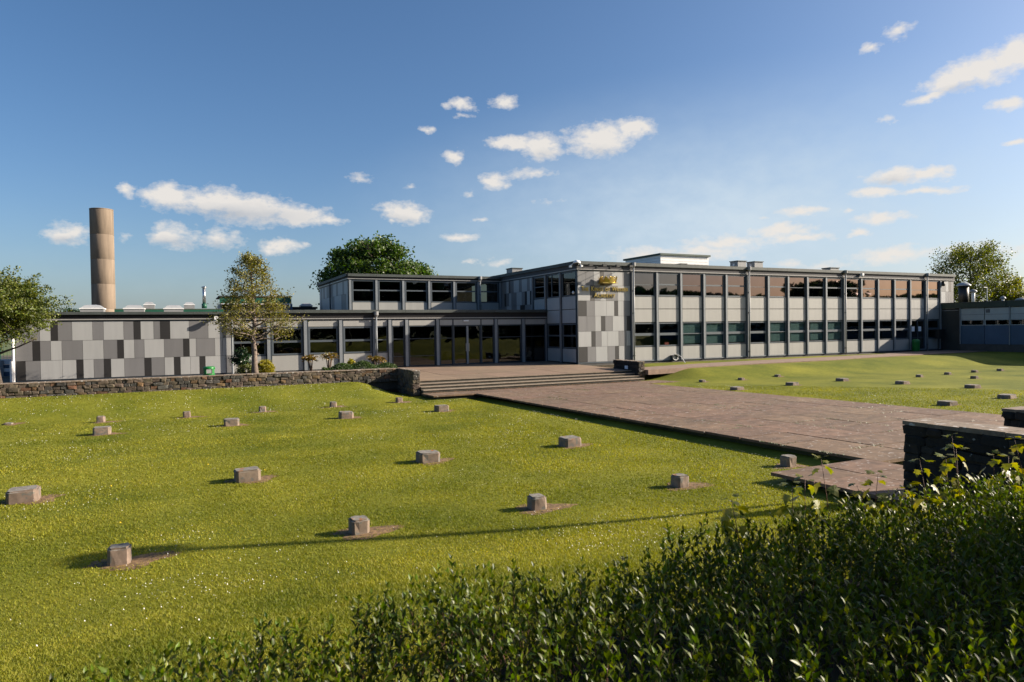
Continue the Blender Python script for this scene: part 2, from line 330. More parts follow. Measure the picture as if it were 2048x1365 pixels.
def lawn_material():
    m = M('lawn_turf', (.135, .172, .010), .85, .24, .32, 9, base2=(.215, .210, .022), spec=.15, bump=.03, bscale=22)
    nt = m.node_tree; N = nt.nodes; L = nt.links; p = N['Principled BSDF']
    geo = N.new('ShaderNodeNewGeometry'); n = N.new('ShaderNodeTexNoise'); n.inputs['Scale'].default_value = 9; n.inputs['Detail'].default_value = 8; n.inputs['Roughness'].default_value = .75
    L.new(geo.outputs['Position'], n.inputs['Vector'])
    mr = N.new('ShaderNodeMapRange'); mr.inputs[1].default_value = .3; mr.inputs[2].default_value = .7; mr.inputs[3].default_value = .72; mr.inputs[4].default_value = 1.28
    L.new(n.outputs[0], mr.inputs[0])
    src = p.inputs['Base Color'].links[0].from_socket
    hs = N.new('ShaderNodeHueSaturation'); L.new(src, hs.inputs['Color']); L.new(mr.outputs[0], hs.inputs['Value']); L.new(hs.outputs[0], p.inputs['Base Color'])
    return m
MAT['lawn'] = lawn_material()
MAT['far_ground'] = M('far_ground', (.10, .13, .03), .95, .3, .02)

_cube = {}
def cube_mesh(matname):
    if matname not in _cube:
        _cube[matname] = MB().box(-.5, .5, -.5, .5, -.5, .5).mesh('block_' + matname, MAT[matname])
    return _cube[matname]
class Fr:                                           # a facade frame: u along the wall, y inwards, z up
    def __init__(s, ox=0, oy=0, rot=0): s.o = Vector((ox, oy, 0)); s.rot = rot; s.c = math.cos(rot); s.s = math.sin(rot)
    def p(s, u, y, z): return Vector((s.o.x + u * s.c - y * s.s, s.o.y + u * s.s + y * s.c, z))
F0 = Fr()
def pbox(name, parent, mat, x0, x1, y0, y1, z0, z1, fr=F0):
    return obj(name, cube_mesh(mat), parent, fr.p((x0 + x1) / 2, (y0 + y1) / 2, (z0 + z1) / 2), (0, 0, fr.rot), (abs(x1 - x0), abs(y1 - y0), abs(z1 - z0)))
_win = {}
def window(parent, fr, u0, u1, z0, z1, rails=(), fw=.06, posts=(), mat='frame', gl='glass', name='window', y0=-.012, y1=.07, lower_fw=None):
    w, h = round(u1 - u0, 3), round(z1 - z0, 3)
    key = (w, h, tuple(rails), fw, tuple(posts), mat, y0, y1)
    if key not in _win:
        b = MB()
        b.box(0, fw, y0, y1, 0, h).box(w - fw, w, y0, y1, 0, h).box(fw, w - fw, y0, y1, 0, fw).box(fw, w - fw, y0, y1, h - fw, h)
        for z, t in rails: b.box(fw, w - fw, y0 + .003, y1 - .003, z - t / 2, z + t / 2)
        for x, t in posts: b.box(x - t / 2, x + t / 2, y0 - .003, y1 - .006, fw, h - fw)
        _win[key] = b.mesh('window_frame', MAT[mat])
    o = obj(name, _win[key], parent, fr.p(u0, 0, z0), (0, 0, fr.rot))
    zs = [fw] + [z for z, t in rails] + [h - fw]; xs = [fw] + [x for x, t in posts] + [w - fw]
    for a, b_ in zip(zs, zs[1:]):
        for c, d in zip(xs, xs[1:]):
            pbox('pane', o, gl, u0 + c, u0 + d, .030, .036, z0 + a, z0 + b_, fr)
    return o
def lathe_obj(name, parent, mat, prof, loc, n=20, smooth=True): return MB().lathe(prof, n, loc).build(name, MAT[mat], parent, smooth)

# ------------------------------------------------------------------ terrain
def ss(t):
    t = np.clip(t, 0, 1); return t * t * (3 - 2 * t)
def lz(X, Y):
    X = np.asarray(X, float); Y = np.asarray(Y, float)
    flat = -3.07 + (-7 - np.minimum(Y, -7)) * .0118 + .15 * ss((X + 9.0) / 7.2)
    bl = ss((Y + 8.6) / 4.4) * ss((-12.72 - X) / 2.2)
    br = ss((Y + 9.9) / 3.7) * ss((X - .45) / 3.4)
    z = flat + bl * (-2.44 - flat)
    z = z + br * (-2.385 - z)
    side = np.maximum(ss((-12.9 - X) / 1.7), ss((X + 10.25) / 1.3))
    fb = ss((-27.5 - Y) / 6.6) * side
    z = z + fb * (-1.70 - z)
    trench = np.exp(-((X + 10.62) / .30) ** 2) * (Y < -8.2) * (Y > -27.6)
    return z - .09 * trench
def vn_(x, y):
    return .5 + .25 * math.sin(x * 1.9 + math.sin(y * .7) * 2) + .25 * math.sin(y * 1.3 + 1.7 * math.sin(x * .8))
def plaza_z(Y): return -2.89 + (-7 - Y) * .0118
def sheet(name, xs, ys, mat, kind='structure'):
    XX, YY = np.meshgrid(xs, ys); ZZ = lz(XX, YY)
    v = np.stack([XX, YY, ZZ], -1).reshape(-1, 3); nx, ny = len(xs), len(ys)
    i = np.arange(nx * ny).reshape(ny, nx)
    q = np.stack([i[:-1, :-1], i[:-1, 1:], i[1:, 1:], i[1:, :-1]], -1).reshape(-1, 4)
    return tag(obj(name, np_mesh(name, v, q, MAT[mat], True)), kind=kind)
lawn = sheet('lawn', np.concatenate([np.arange(-70, -32, 1.0), np.arange(-32, 24, .25), np.arange(24, 60.1, 1.0)]),
             np.concatenate([np.arange(-70, -36, 1.0), np.arange(-36, .6, .25)]), 'lawn')
tag(MB().box(-2500, 2500, -2500, 2500, -3.7, -3.5).build('ground', MAT['far_ground']), kind='structure')

# bed behind the long wall, verge soil beside the wing
tag(MB().box(-70, -12.42, -3.62, 60, -3.2, -2.27).build('planting_bed', MAT['bed']), kind='structure')
tag(MB().box(.1, 36, -.45, .02, -2.7, -2.372).build('soil_strip', MAT['bed']), kind='structure')

# the angled path along the wing
pi = [(.4, -4.5), (2.35, -4.13), (6.8, -3.3), (11.5, -2.85), (19.5, -2.5), (26, -1.9), (30, -.6), (36.1, -.4)]; po = [(.4, -6.5), (4.5, -5.95), (8.7, -5.6), (15.8, -5.4), (20.2, -4.75), (28, -4.2), (36.1, -3.8)]
def along(pl, x):
    return float(np.interp(x, [p[0] for p in pl], [p[1] for p in pl]))
xs_ = np.linspace(.42, 36.1, 34); b = MB()
for x in xs_:
    for y in (along(po, x), along(pi, x)): b.v += [(x, y, -2.60), (x, y, -2.335)]
for k in range(len(xs_) - 1):
    a = 4 * k; c = a + 4
    b.f += [(a + 1, c + 1, c + 3, a + 3), (a, a + 1, c + 1, c)[::-1], (a + 2, a + 3, c + 3, c + 2)]
b.f += [(0, 1, 3, 2)]
tag(b.build('path', MAT['path']), kind='structure')

# ---- terrace, steps, plaza (each slab its own piece)
def slab_field(name, base_mat, cells, base_boxes, slab_mat, zf, thick, gap=.012):
    bm_ = MB()
    for q in base_boxes: bm_.box(*q)
    root = tag(bm_.build(name, MAT[base_mat]), kind='structure')
    for (x0, x1, y0, y1) in cells:
        cxx, cyy = (x0 + x1) / 2, (y0 + y1) / 2
        o = pbox('paving_slab', root, slab_mat, x0 + gap, x1 - gap, y0 + gap, y1 - gap, zf(cyy) - thick, zf(cyy))
        o.rotation_euler = (math.atan((zf(y1) - zf(y0)) / (y1 - y0)) + random.uniform(-.003, .003), random.uniform(-.003, .003), 0)
        o.location.z += random.uniform(-.005, .005)
    return root
terr_z = lambda Y: -2.24 - (4.0 - Y) * .0142
cells = []
for i in range(6):
    for j in range(4):
        cells.append((-12.2 + i * 2.04, -12.2 + (i + 1) * 2.04, -5.62 + j * 2.4, -5.62 + (j + 1) * 2.4))
slab_field('terrace', 'joint', cells, [(-12.38, .06, -5.60, 4.0, -3.3, -2.45)], 'slab_t', terr_z, .20, .008)
st = tag(MB().box(-12.38, .05, -6.2, -5.6, -3.3, -2.86).build('steps', MAT['joint']), kind='structure')
for k in range(4):
    zt = -2.384 - k * .125
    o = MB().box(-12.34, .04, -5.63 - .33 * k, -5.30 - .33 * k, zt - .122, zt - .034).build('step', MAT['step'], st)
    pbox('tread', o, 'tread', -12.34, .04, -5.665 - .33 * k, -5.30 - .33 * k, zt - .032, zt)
cells = []
rows = np.arange(-8.3, -27.8, -1.215)
for a, b_ in zip(rows, rows[1:]):
    t0 = (-8.2 - (a + b_) / 2) / 19.1; xl = -10.45 + .2 * t0
    for i in range(6):
        w = (-1.05 - xl) / 6
        cells.append((xl + w * i, xl + w * (i + 1), b_, a))
for i in range(7): cells.append((-12.45 + 1.95 * i, -12.45 + 1.95 * (i + 1), -8.3, -6.64))
for j in range(4):
    for i in range(2): cells.append((-12.8 + 1.27 * i, -12.8 + 1.27 * (i + 1), -27.4 - .95 * (j + 1), -27.4 - .95 * j)) if j < 3 else None
slab_field('plaza', 'joint', cells, [(-10.05, -1.2, -27.6, -8.2, -3.4, -2.98), (-12.3, 1.1, -8.2, -6.0, -3.4, -3.0), (-12.5, -10.4, -30.2, -27.5, -3.3, -2.80)], 'slab', plaza_z, .06)
# filler body that rises just under the slabs so that the joints read as moss
b = MB()
for k in range(16):
    y1 = -8.4 - k * 1.2; y0 = y1 - 1.2
    b.box(-10.05, -1.15, y0, y1, -3.2, plaza_z(y1) - .022)
tag(b.build('plaza_bedding', MAT['joint']), kind='structure')
su = tag(MB().box(-12.8, -10.65, -33.6, -30.3, -3.2, -2.7).build('upper_steps', MAT['joint']), kind='structure')
for k in range(6):
    pbox('step', su, 'step', -12.82, -10.63, -30.3 - .36 * k - (.4 if k < 5 else 1.6), -30.3 - .36 * k, -2.62 + .15 * k - .148 + .0, -2.62 + .15 * (k + 1) - .002)

# ------------------------------------------------------------------ stone walls
def stone_variants():
    out = []
    for k in range(8):
        r = random.Random(k)
        bm = bmesh.new(); bmesh.ops.create_cube(bm, size=1.0)
        bmesh.ops.bevel(bm, geom=bm.edges[:], offset=.16, segments=1, affect='EDGES')
        for v in bm.verts:
            v.co.x += r.uniform(-.09, .09); v.co.y += r.uniform(-.07, .07); v.co.z += r.uniform(-.11, .11)
        me = bpy.data.meshes.new('stone'); bm.to_mesh(me); bm.free()
        me.materials.append(MAT[['stone', 'stone', 'stone_o', 'stone', 'stone_g', 'stone', 'stone_g', 'stone'][k]])
        out.append(me)
    return out
STONES = stone_variants()
DARKS = []  # copies of the stones in the darker colour that paints in shade
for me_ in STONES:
    q_ = me_.copy(); q_.materials[0] = MAT['stone_shade']; DARKS.append(q_)
def stone_face(parent, fr, u0, u1, z0f, z1, sw, sh, seed, depth=.10, variants=None):
    """rubble stones on one face: courses of uneven stones, each its own piece"""
    r = random.Random(seed); n = 0
    z0 = z0f
    nc = max(1, round((z1 - z0) / sh)); zz = [z0 + (z1 - z0) * i / nc for i in range(nc + 1)]
    for i in range(nc):
        u = u0
        while u < u1 - .02:
            w = min(sw * r.uniform(.6, 1.5), u1 - u)
            if u1 - u - w < sw * .4: w = u1 - u
            hh = (zz[i + 1] - zz[i])
            o = obj('stone', r.choice(variants or STONES), parent, fr.p(u + w / 2, r.uniform(-.015, .02), zz[i] + hh / 2 + r.uniform(-.012, .012)), (r.choice((0, math.pi)), r.uniform(-.10, .10), fr.rot),
                    (w * r.uniform(.97, 1.10), depth * r.uniform(1.0, 1.7), hh * r.uniform(.85, 1.28)))
            n += 1; u += w
    return n
def merged_stones(name, parent, fr, u0, u1, z0, z1, sw, sh, seed):
    r = random.Random(seed); b = MB(); nc = round((z1 - z0) / sh)
    for i in range(nc):
        u = u0
        while u < u1 - .05:
            w = min(sw * r.uniform(.6, 1.5), u1 - u); h = (z1 - z0) / nc
            a = fr.p(u, -.05 + r.uniform(-.02, .02), z0 + h * i); c = fr.p(u + w * .96, .05, z0 + h * (i + .94))
            b.box(min(a.x, c.x), max(a.x, c.x), min(a.y, c.y), max(a.y, c.y), a.z, c.z); u += w
    o = b.build(name, MAT['stone'], parent); o['kind'] = 'stuff'; return o
X_FACE = lambda x: Fr(x, 0, -math.pi / 2)            # facade facing -X: u runs towards -Y
w = thing('stone_wall', 'low rubble stone retaining wall running along the grass bank below the panelled block', 'wall', (-22, -3.6, -2.45))
pbox('wall_core', w, 'mortar', -70, -12.45, -3.76, -3.36, -2.9, -1.90)
fr = Fr(0, -3.79, 0)
n1 = stone_face(w, fr, -31.0, -12.72, -2.50, -1.90, .27, .15, 11)
merged_stones('stones', w, fr, -70, -31.02, -2.5, -1.9, .34, .16, 3)
for k in range(60):
    u = -31.6 + k * .315; pbox('cap_stone', w, 'cap', u + .004, u + .311, -3.86 + random.uniform(-.02, .02), -3.34, -1.905, -1.868 + random.uniform(-.008, .01))
pbox('coping', w, 'cap', -70, -31.62, -3.85, -3.34, -1.904, -1.87)
# return beside the steps
w = thing('stone_wall', 'short stone wall return at the left end of the steps, its long side shaded', 'wall', (-12.5, -5, -2.9))
fx = X_FACE(-12.66)
pbox('wall_core', w, 'mortar', -12.64, -12.40, -6.14, -3.76, -3.3, -1.89)
stone_face(w, fx, 3.76, 6.2, -3.05, -1.89, .34, .16, 5)
stone_face(w, Fr(0, -6.19, 0), -12.70, -12.36, -3.02, -1.89, .2, .14, 6, .08)
for k in range(8): pbox('cap_stone', w, 'cap', -12.73, -12.34, -6.24 + k * .31 + .004, -6.24 + (k + 1) * .31, -1.893, -1.858 + random.uniform(-.008, .01))
p = thing('stone_pier', 'short stone pier with a small pale plaque at the right end of the steps', 'wall', (.2, -5, -2.9))
pbox('wall_core', p, 'mortar', .02, .34, -6.14, -3.9, -3.3, -1.89)
fx = X_FACE(.0); stone_face(p, fx, 3.9, 6.2, -2.98, -1.89, .34, .17, 15, .10, DARKS)
stone_face(p, Fr(0, -6.19, 0), -.02, .38, -2.98, -1.89, .2, .14, 16, .08)
for k in range(8): pbox('cap_stone', p, 'cap', -.06, .40, -6.22 + k * .29 + .004, -6.22 + (k + 1) * .29, -1.893, -1.862 + random.uniform(-.008, .01))
pbox('plaque', p, 'paper', -.115, -.085, -5.35, -5.08, -2.32, -2.14)
def side_wall(label, x0, x1, y1, top, bot, seed, y0=-33.6):
    t = thing('stone_wall', label, 'wall', ((x0 + x1) / 2, y1 - 2, bot))
    pbox('wall_core', t, 'mortar', x0 + .05, x1 - .05, y0, y1 - .05, bot - .4, top - .05)
    stone_face(t, X_FACE(x0 + .03), -y1, -y0, bot - .05, top - .05, .22, .13, seed, .10, DARKS)
    stone_face(t, Fr(x1, y1 - .03, math.pi), 0, x1 - x0, bot - .05, top - .05, .2, .13, seed + 1, .10, DARKS)
    stone_face(t, Fr(x1 - .03, 0, math.pi / 2), y0, y1, bot - .05, top - .05, .42, .19, seed + 2, .10, DARKS)
    k = 0; y = y1 + .02
    while y > y0:
        l = random.uniform(.35, .6); pbox('cap_stone', t, 'cap', x0 - .04, x1 + .04, y - l + .006, y, top - .052, top + random.uniform(-.012, .012)); y -= l
    return t
# weeds in the joints of the plaza
V_ = []; T_ = []
for k in range(1500):
    if random.random() < .6: x = -10.3 + 1.55 * random.randint(0, 6) + random.uniform(-.03, .03); y = random.uniform(-27.5, -9)
    else: x = random.uniform(-10.2, -1.2); y = -8.3 - 1.215 * random.randint(1, 15) + random.uniform(-.03, .03)
    if vn_(x, y) < .55 + .25 * (y > -18): continue
    for q in range(5):
        a = random.uniform(0, 6.28); h = random.uniform(.015, .05); l = random.uniform(.01, .05); dx, dy = random.uniform(-.05, .05), random.uniform(-.03, .03); z = plaza_z(y) - .005
        i0 = len(V_); V_ += [(x + dx - .006, y + dy, z), (x + dx + .006, y + dy, z), (x + dx + l * math.cos(a), y + dy + l * math.sin(a), z + h)]; T_.append((i0, i0 + 1, i0 + 2))
tag(obj('weeds', np_mesh('weeds', np.array(V_), np.array(T_), MAT['leaf_cover'])), 'small green weeds growing in the joints of the plaza slabs', 'weeds', kind='stuff')
# dead leaves and moss blown against the lowest step
V_ = []; T_ = []
for k in range(420):
    x = random.uniform(-12.3, 0); y = -6.68 - abs(random.gauss(0, .14)) - .02; z = plaza_z(y) + .012; a = random.uniform(0, 6.28); l = random.uniform(.015, .04)
    i0 = len(V_); V_ += [(x - l * math.cos(a), y - l * math.sin(a), z), (x + l * .5 * math.sin(a), y - l * .5 * math.cos(a), z + random.uniform(0, .02)), (x + l * math.cos(a), y + l * math.sin(a), z), (x - l * .5 * math.sin(a), y + l * .5 * math.cos(a), z + random.uniform(0, .02))]; T_ += [(i0, i0 + 1, i0 + 2), (i0, i0 + 2, i0 + 3)]
tag(obj('dead_leaves', np_mesh('dead_leaves', np.array(V_), np.array(T_), MAT['dead_leaf'])), 'rusty dead leaves lying along the foot of the steps', 'leaves', kind='stuff')
side_wall('dark stone wall rising behind the hedge at the edge of the paved plaza', -13.3, -12.85, -30.3, -1.35, -2.75, 31)
side_wall('second dark stone wall, mostly hidden behind the nearer dark wall', -10.62, -10.17, -30.12, -1.36, -2.75, 41)

# ------------------------------------------------------------------ facade kit
_mull = {}
def mullion(parent, fr, u, z0, z1, wide=.30, rib=.13):
    key = (round(z1 - z0, 3), wide, rib)
    if key not in _mull:
        h = z1 - z0
        _mull[key] = (MB().box(-wide / 2, wide / 2, -.03, .085, 0, h).mesh('mullion', MAT['dark_frame']), MB().box(-rib / 2 - .02, rib / 2 - .02, -.13, -.031, 0, h).mesh('rib', MAT['rib']))
    a, b = _mull[key]
    o = obj('mullion', a, parent, fr.p(u, 0, z0), (0, 0, fr.rot))
    obj('rib', b, o, fr.p(u, 0, z0), (0, 0, fr.rot)); return o
def eaves(parent, fr, u0, u1, zt, zc, zf, zs, fas='fascia', over=.17, step=2.0, back=.5):
    """coping pieces, fascia boards and the pale drip strip"""
    u = u0
    while u < u1 - .05:
        v = min(u + step, u1); v = u1 if u1 - v < .3 else v
        pbox('coping', parent, 'coping', u + .004, v - .004, -over, back, zc, zt + random.uniform(-.006, .006), fr); u = v
    u = u0
    while u < u1 - .05:
        v = min(u + 2 * step, u1); v = u1 if u1 - v < .6 else v
        pbox('fascia_board', parent, fas, u + .003, v - .003, -.07, .05, zs + .06, zc - .002, fr); u = v
    pbox('drip_strip', parent, 'strip', u0, u1, -.10, -.005, zs, zs + .058, fr)
    pbox('head_rail', parent, 'dark_frame', u0, u1, -.03, .09, zs - .07, zs - .002, fr)
def downpipe(parent, fr, u, ztop, zbot, side=.0):
    b = MB().tube([fr.p(u, -.20, ztop - .32), fr.p(u, -.20, zbot)], .05, 8)
    o = b.build('downpipe', MAT['rib'], parent, True)
    h = MB(); P = fr.p(u, -.21, ztop - .33)
    h.lathe([(.055, 0), (.10, .08), (.14, .12), (.14, .34)], 10, P).build('hopper', MAT['grey_metal'], o)
    for z in (ztop - 1.8, (ztop + zbot) / 2, zbot + .5):
        q = fr.p(u, -.13, z); MB().box(q.x - .07, q.x + .07, q.y - .1, q.y + .1, z - .02, z + .02).build('bracket', MAT['dark_frame'], o)
    return o
PM = {'L': 'panel_l', 'M': 'panel_m', 'D': 'panel_d', 'T': 'panel_t'}
def panel_row(parent, fr, edges, codes, z0, z1, g=.006):
    for a, b, c in zip(edges, edges[1:], codes):
        pbox('cladding_panel', parent, PM[c], a + g, b - g, -.03, .02, z0 + g, z1 - g, fr)
def room(parent, fr, u0, u1, z0, z1, depth, ceil=True):
    pbox('floor_slab', parent, 'floor_in', u0, u1, .12, depth, z0 - .2, z0, fr)
    pbox('inner_wall', parent, 'interior', u0, u1, depth, depth + .15, z0, z1, fr)
    pbox('ceiling', parent, 'interior', u0, u1, .12, depth, z1, z1 + .12, fr)

# ------------------------------------------------------------------ two-storey classroom wing
ZT, ZC, ZS = 4.14, 3.93, 3.61
wing = thing('classroom_wing', 'long two storey school wing with grey window bays and a chequered panel corner', 'building', (19, 5, -2.4))
X0, BAY = 4.09, 2.0
XE = X0 + 16 * BAY
# walls behind the spandrels
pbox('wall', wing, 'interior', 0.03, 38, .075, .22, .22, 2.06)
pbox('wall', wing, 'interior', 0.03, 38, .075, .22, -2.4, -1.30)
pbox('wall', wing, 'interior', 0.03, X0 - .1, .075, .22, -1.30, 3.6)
pbox('wall', wing, 'interior', XE + .1, 38, .075, .22, -1.3, 3.6)
pbox('wall', wing, 'panel_m', 37.8, 37.98, .10, 14, -2.4, 3.9)
pbox('wall', wing, 'interior', .2, 38, 13.8, 14, -2.4, 3.9)
pbox('plinth', wing, 'plinth', .02, XE, .0, .12, -2.7, -2.25)
pbox('base_rail', wing, 'rib', X0, XE, -.06, .0, -2.245, -2.185)
pbox('base_rail', wing, 'dark_frame', X0, XE, -.03, .0, -2.30, -2.25)
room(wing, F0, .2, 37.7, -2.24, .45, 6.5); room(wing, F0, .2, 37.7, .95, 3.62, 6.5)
pbox('roof', wing, 'roof', .0, 38.02, .34, 14.1, 3.80, 4.02)
eaves(wing, F0, -.08, 38.05, ZT, ZC, None, ZS)
for n in range(17):
    mullion(wing, F0, X0 + n * BAY, -2.24, ZS - .07)
UP_OPEN = {1: 1, 3: 1, 4: 1, 6: 1, 8: 1, 9: 1, 10: 1, 11: 1, 13: 1, 15: 1}
for n in range(16):
    a = X0 + n * BAY + .152; b_ = X0 + (n + 1) * BAY - .152
    sash = n in UP_OPEN
    window(wing, F0, a, b_, 2.02, ZS - .072, rails=((.72 if not sash else .76, .035 if not sash else .10),), fw=.045 if not sash else .075, gl='glass_film' if n > 1 else 'glass_film_g')
    if n == 14:                                       # glazed double door
        d = window(wing, F0, a, b_, -2.24, .255, rails=((1.0, .08),), posts=((.85, .14),), fw=.08, mat='dark_frame', name='door', gl='glass')
        pbox('poster', d, 'paper', a + .12, a + .50, .012, .020, -.70, -.30)
        pbox('poster', d, 'paper', a + .98, a + 1.36, .012, .020, -.70, -.30)
    else:
        window(wing, F0, a, b_, -1.305, .255, rails=((.80, .17 if n % 4 != 2 else .06),), fw=.075 if n % 5 != 2 else .05)
        pbox('cladding_panel', wing, 'spandrel', a, b_, -.02, .03, -2.18, -1.34)
    pbox('cladding_panel', wing, 'spandrel', a, b_, -.02, .03, 1.185, 1.985)
    pbox('cladding_panel', wing, 'spandrel', a, b_, -.02, .03, .30, 1.145)
    pbox('sill', wing, 'frame', a, b_, -.045, .0, 1.988, 2.018)
    if 2 <= n <= 9 and n != 5: pbox('blind', wing, 'blind_t', a + .08 + random.uniform(0, .25), b_ - .08, .085, .10, -1.22 + random.uniform(0, .06), .18)
pbox('red_box', wing, 'red', 7.0 - .17, 7.17, .12, .24, -1.23, -1.06)  # red box on the window sill
for n in (0, 5, 10, 15): downpipe(wing, F0, X0 + n * BAY + .03, ZT, -2.35)
# chequered corner: six rows
rz = [3.54, 2.64, 1.68, .715, -.247, -1.21, -2.17]
k = lambda z: (z - 165) / 1125 * 3.93
ROWS = [([165, 330, 500, 630, 715, 890, 1130, 1290], 'MMLTMLM'), ([165, 420, 510, 635, 760, 1015, 1200, 1290], 'LTMLMLL'),
        ([165, 340, 515, 770, 935, 1020, 1140, 1290], 'DMLLDLM'), ([165, 345, 520, 645, 735, 900, 1145, 1210, 1290], 'MMLDMLMD'),
        ([165, 435, 522, 650, 775, 1025, 1200, 1290], 'LDMLLML'), ([165, 350, 530, 778, 945, 1030, 1150, 1290], 'DMLMDLM')]
for i, (e, c) in enumerate(ROWS): panel_row(wing, F0, [k(x) + .02 for x in e], c, rz[i + 1], rz[i])
pbox('base_rail', wing, 'frame', .02, X0 - .15, -.02, .02, -2.25, -2.18)
# far right end panels
for i, c in enumerate(('MLTM', 'LMMM', 'MLDM', 'LMLM', 'MLMD', 'LMDL')):
    panel_row(wing, F0, [XE + .17, XE + .75, XE + 1.15, XE + 1.5, 37.96], c, rz[i + 1], rz[i])
# the shaded return facing the entrance (facing -X)
fs = X_FACE(0.0)
def U(y): return -y
eaves(wing, fs, U(14), U(-.09), ZT, ZC, None, ZS, 'fascia')
pbox('corner_post', wing, 'dark_frame', -.035, .02, -.035, .20, -2.4, ZS - .07)
for y in (2.0, 4.0): mullion(wing, fs, U(y), -2.24 if y < 3.9 else -2.24, ZS - .07, .24, .10)
mullion(wing, fs, U(5.86), 1.25, ZS - .07, .24, .10)
pbox('wall', wing, 'interior', .1, .24, .2, 5.8, .22, 2.06); pbox('wall', wing, 'interior', .1, .24, .2, 4.0, -2.4, -1.3)
pbox('wall', wing, 'interior', .04, .24, 5.85, 14, -2.4, 3.8)
for i, (ya, yb) in enumerate(((.17, 1.87), (2.13, 3.87), (4.13, 5.73))):
    if i < 2:
        window(wing, fs, U(yb), U(ya), 2.02, ZS - .072, posts=((.62, .05),) if i == 1 else (), fw=.05, gl='glass_d')
        pbox('cladding_panel', wing, 'panel_l', U(yb), U(ya), -.02, .03, 1.185, 1.985, fs)
        pbox('cladding_panel', wing, 'panel_l', U(yb), U(ya), -.02, .03, .30, 1.145, fs)
        pbox('cladding_panel', wing, 'panel_l', U(yb), U(ya), -.02, .03, -2.18, -1.34, fs)
        window(wing, fs, U(yb), U(ya), -1.305, .255, rails=((.80, .10),), fw=.07, gl='glass_d')
    else:
        window(wing, fs, U(yb), U(ya), 2.02, ZS - .072, rails=((.80, .06),), fw=.09, gl='glass_d')
        pbox('cladding_panel', wing, 'panel_l', U(yb), U(ya), -.02, .03, 1.28, 1.985, fs)
panel_row(wing, fs, [U(y) for y in (11.05, 10.18, 9.76, 9.51, 8.93, 8.05, 7.61, 6.77, 6.36, 5.98)], 'MLTMLMLML', rz[1], rz[0])
panel_row(wing, fs, [U(y) for y in (11.05, 10.52, 10.26, 9.75, 9.33, 8.47, 7.64, 7.14, 6.8, 6.35, 5.98)], 'MDMLMLMDLD', rz[2], rz[1])
panel_row(wing, fs, [U(y) for y in (11.05, 10.18, 9.33, 8.47, 7.9, 7.14, 6.8, 5.98)], 'MLMLDMM', 1.26, rz[2])

# ------------------------------------------------------------------ glazed entrance block
ent = thing('entrance_block', 'low glazed school entrance with double doors, white head panels and a mossy flat roof', 'building', (-8, 6, -2.25))
fe = Fr(0, 4.0, 0)
eaves(ent, fe, -19.9, -.04, 1.235, 1.06, None, .70, 'fascia_d', over=.2, back=.7)
pbox('roof', ent, 'roof', -19.9, -.06, 4.72, 11.02, 1.02, 1.20)
pbox('roof', ent, 'roof', -19.9, -11.75, 11.02, 22, 1.02, 1.20)
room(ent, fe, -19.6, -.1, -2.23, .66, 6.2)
for x in (-15.8, -9.85, -2.0): pbox('column', ent, 'interior', x, x + .25, 7.5, 7.75, -2.23, .66)
pbox('plinth', ent, 'plinth', -19.7, -11.0, 4.0, 4.1, -2.5, -2.215)
XM = [-17.8, -15.8, -13.8, -11.8, -10.85, -9.8, -7.8, -3.8, -1.8]
for x in XM: mullion(ent, fe, x, -2.22, .63, .32, .17)
pbox('corner_post', ent, 'dark_frame', -.14, -.045, 3.98, 4.1, -2.25, .63)
def head(a, b_): pbox('head_panel', ent, 'spandrel', a, b_, -.02, .03, .275, .615, fe)
for a, b_ in ((-19.7, -17.96), (-17.64, -15.96), (-15.64, -13.96), (-13.64, -11.96), (-11.64, -11.01)):
    head(a, b_)
    big = b_ - a > 1
    window(ent, fe, a, b_, -1.32, .25, rails=((.76, .12 if big else .06),), fw=.09 if big else .04, gl='glass_d')
    pbox('cladding_panel', ent, 'spandrel', a, b_, -.02, .03, -2.20, -1.35, fe)
    pbox('wall', ent, 'interior', a, b_, .06, .2, -2.22, -1.32, fe)
for a, b_, r in ((-10.69, -9.96, 1), (-9.64, -7.96, 1), (-7.64, -6.80, 1), (-4.81, -3.96, 0), (-3.64, -1.96, 0), (-1.64, -.15, 0)):
    head(a, b_)
    window(ent, fe, a, b_, -2.22, .25, rails=((1.68, .045),) + (((.62, .04),) if r and a < -9 else ()), fw=.045, mat='dark_frame', gl='glass_d')
head(-6.73, -4.88)
for x in (-6.765, -4.845): pbox('door_frame', ent, 'dark_frame', x - .035, x + .035, 3.95, 4.1, -2.22, .63)
dr = window(ent, fe, -6.73, -5.82, -2.22, .25, fw=.06, mat='dark_frame', gl='glass_d', name='door')
pbox('handle', dr, 'metal', -5.92, -5.89, -.06, -.02, -1.4, -.9, fe)
dr = window(ent, fe, -5.79, -4.88, -2.22, .25, fw=.06, mat='dark_frame', gl='glass_d', name='door')
pbox('handle', dr, 'metal', -5.72, -5.69, -.06, -.02, -1.4, -.9, fe)
pbox('meeting_stile', ent, 'rib', -5.87, -5.74, 3.93, 3.98, -2.2, .22)
pbox('door_sensor', ent, 'lamp_white', -6.05, -5.72, 3.90, 3.98, .50, .58)
downpipe(ent, fe, -11.72, 1.13, -2.2)

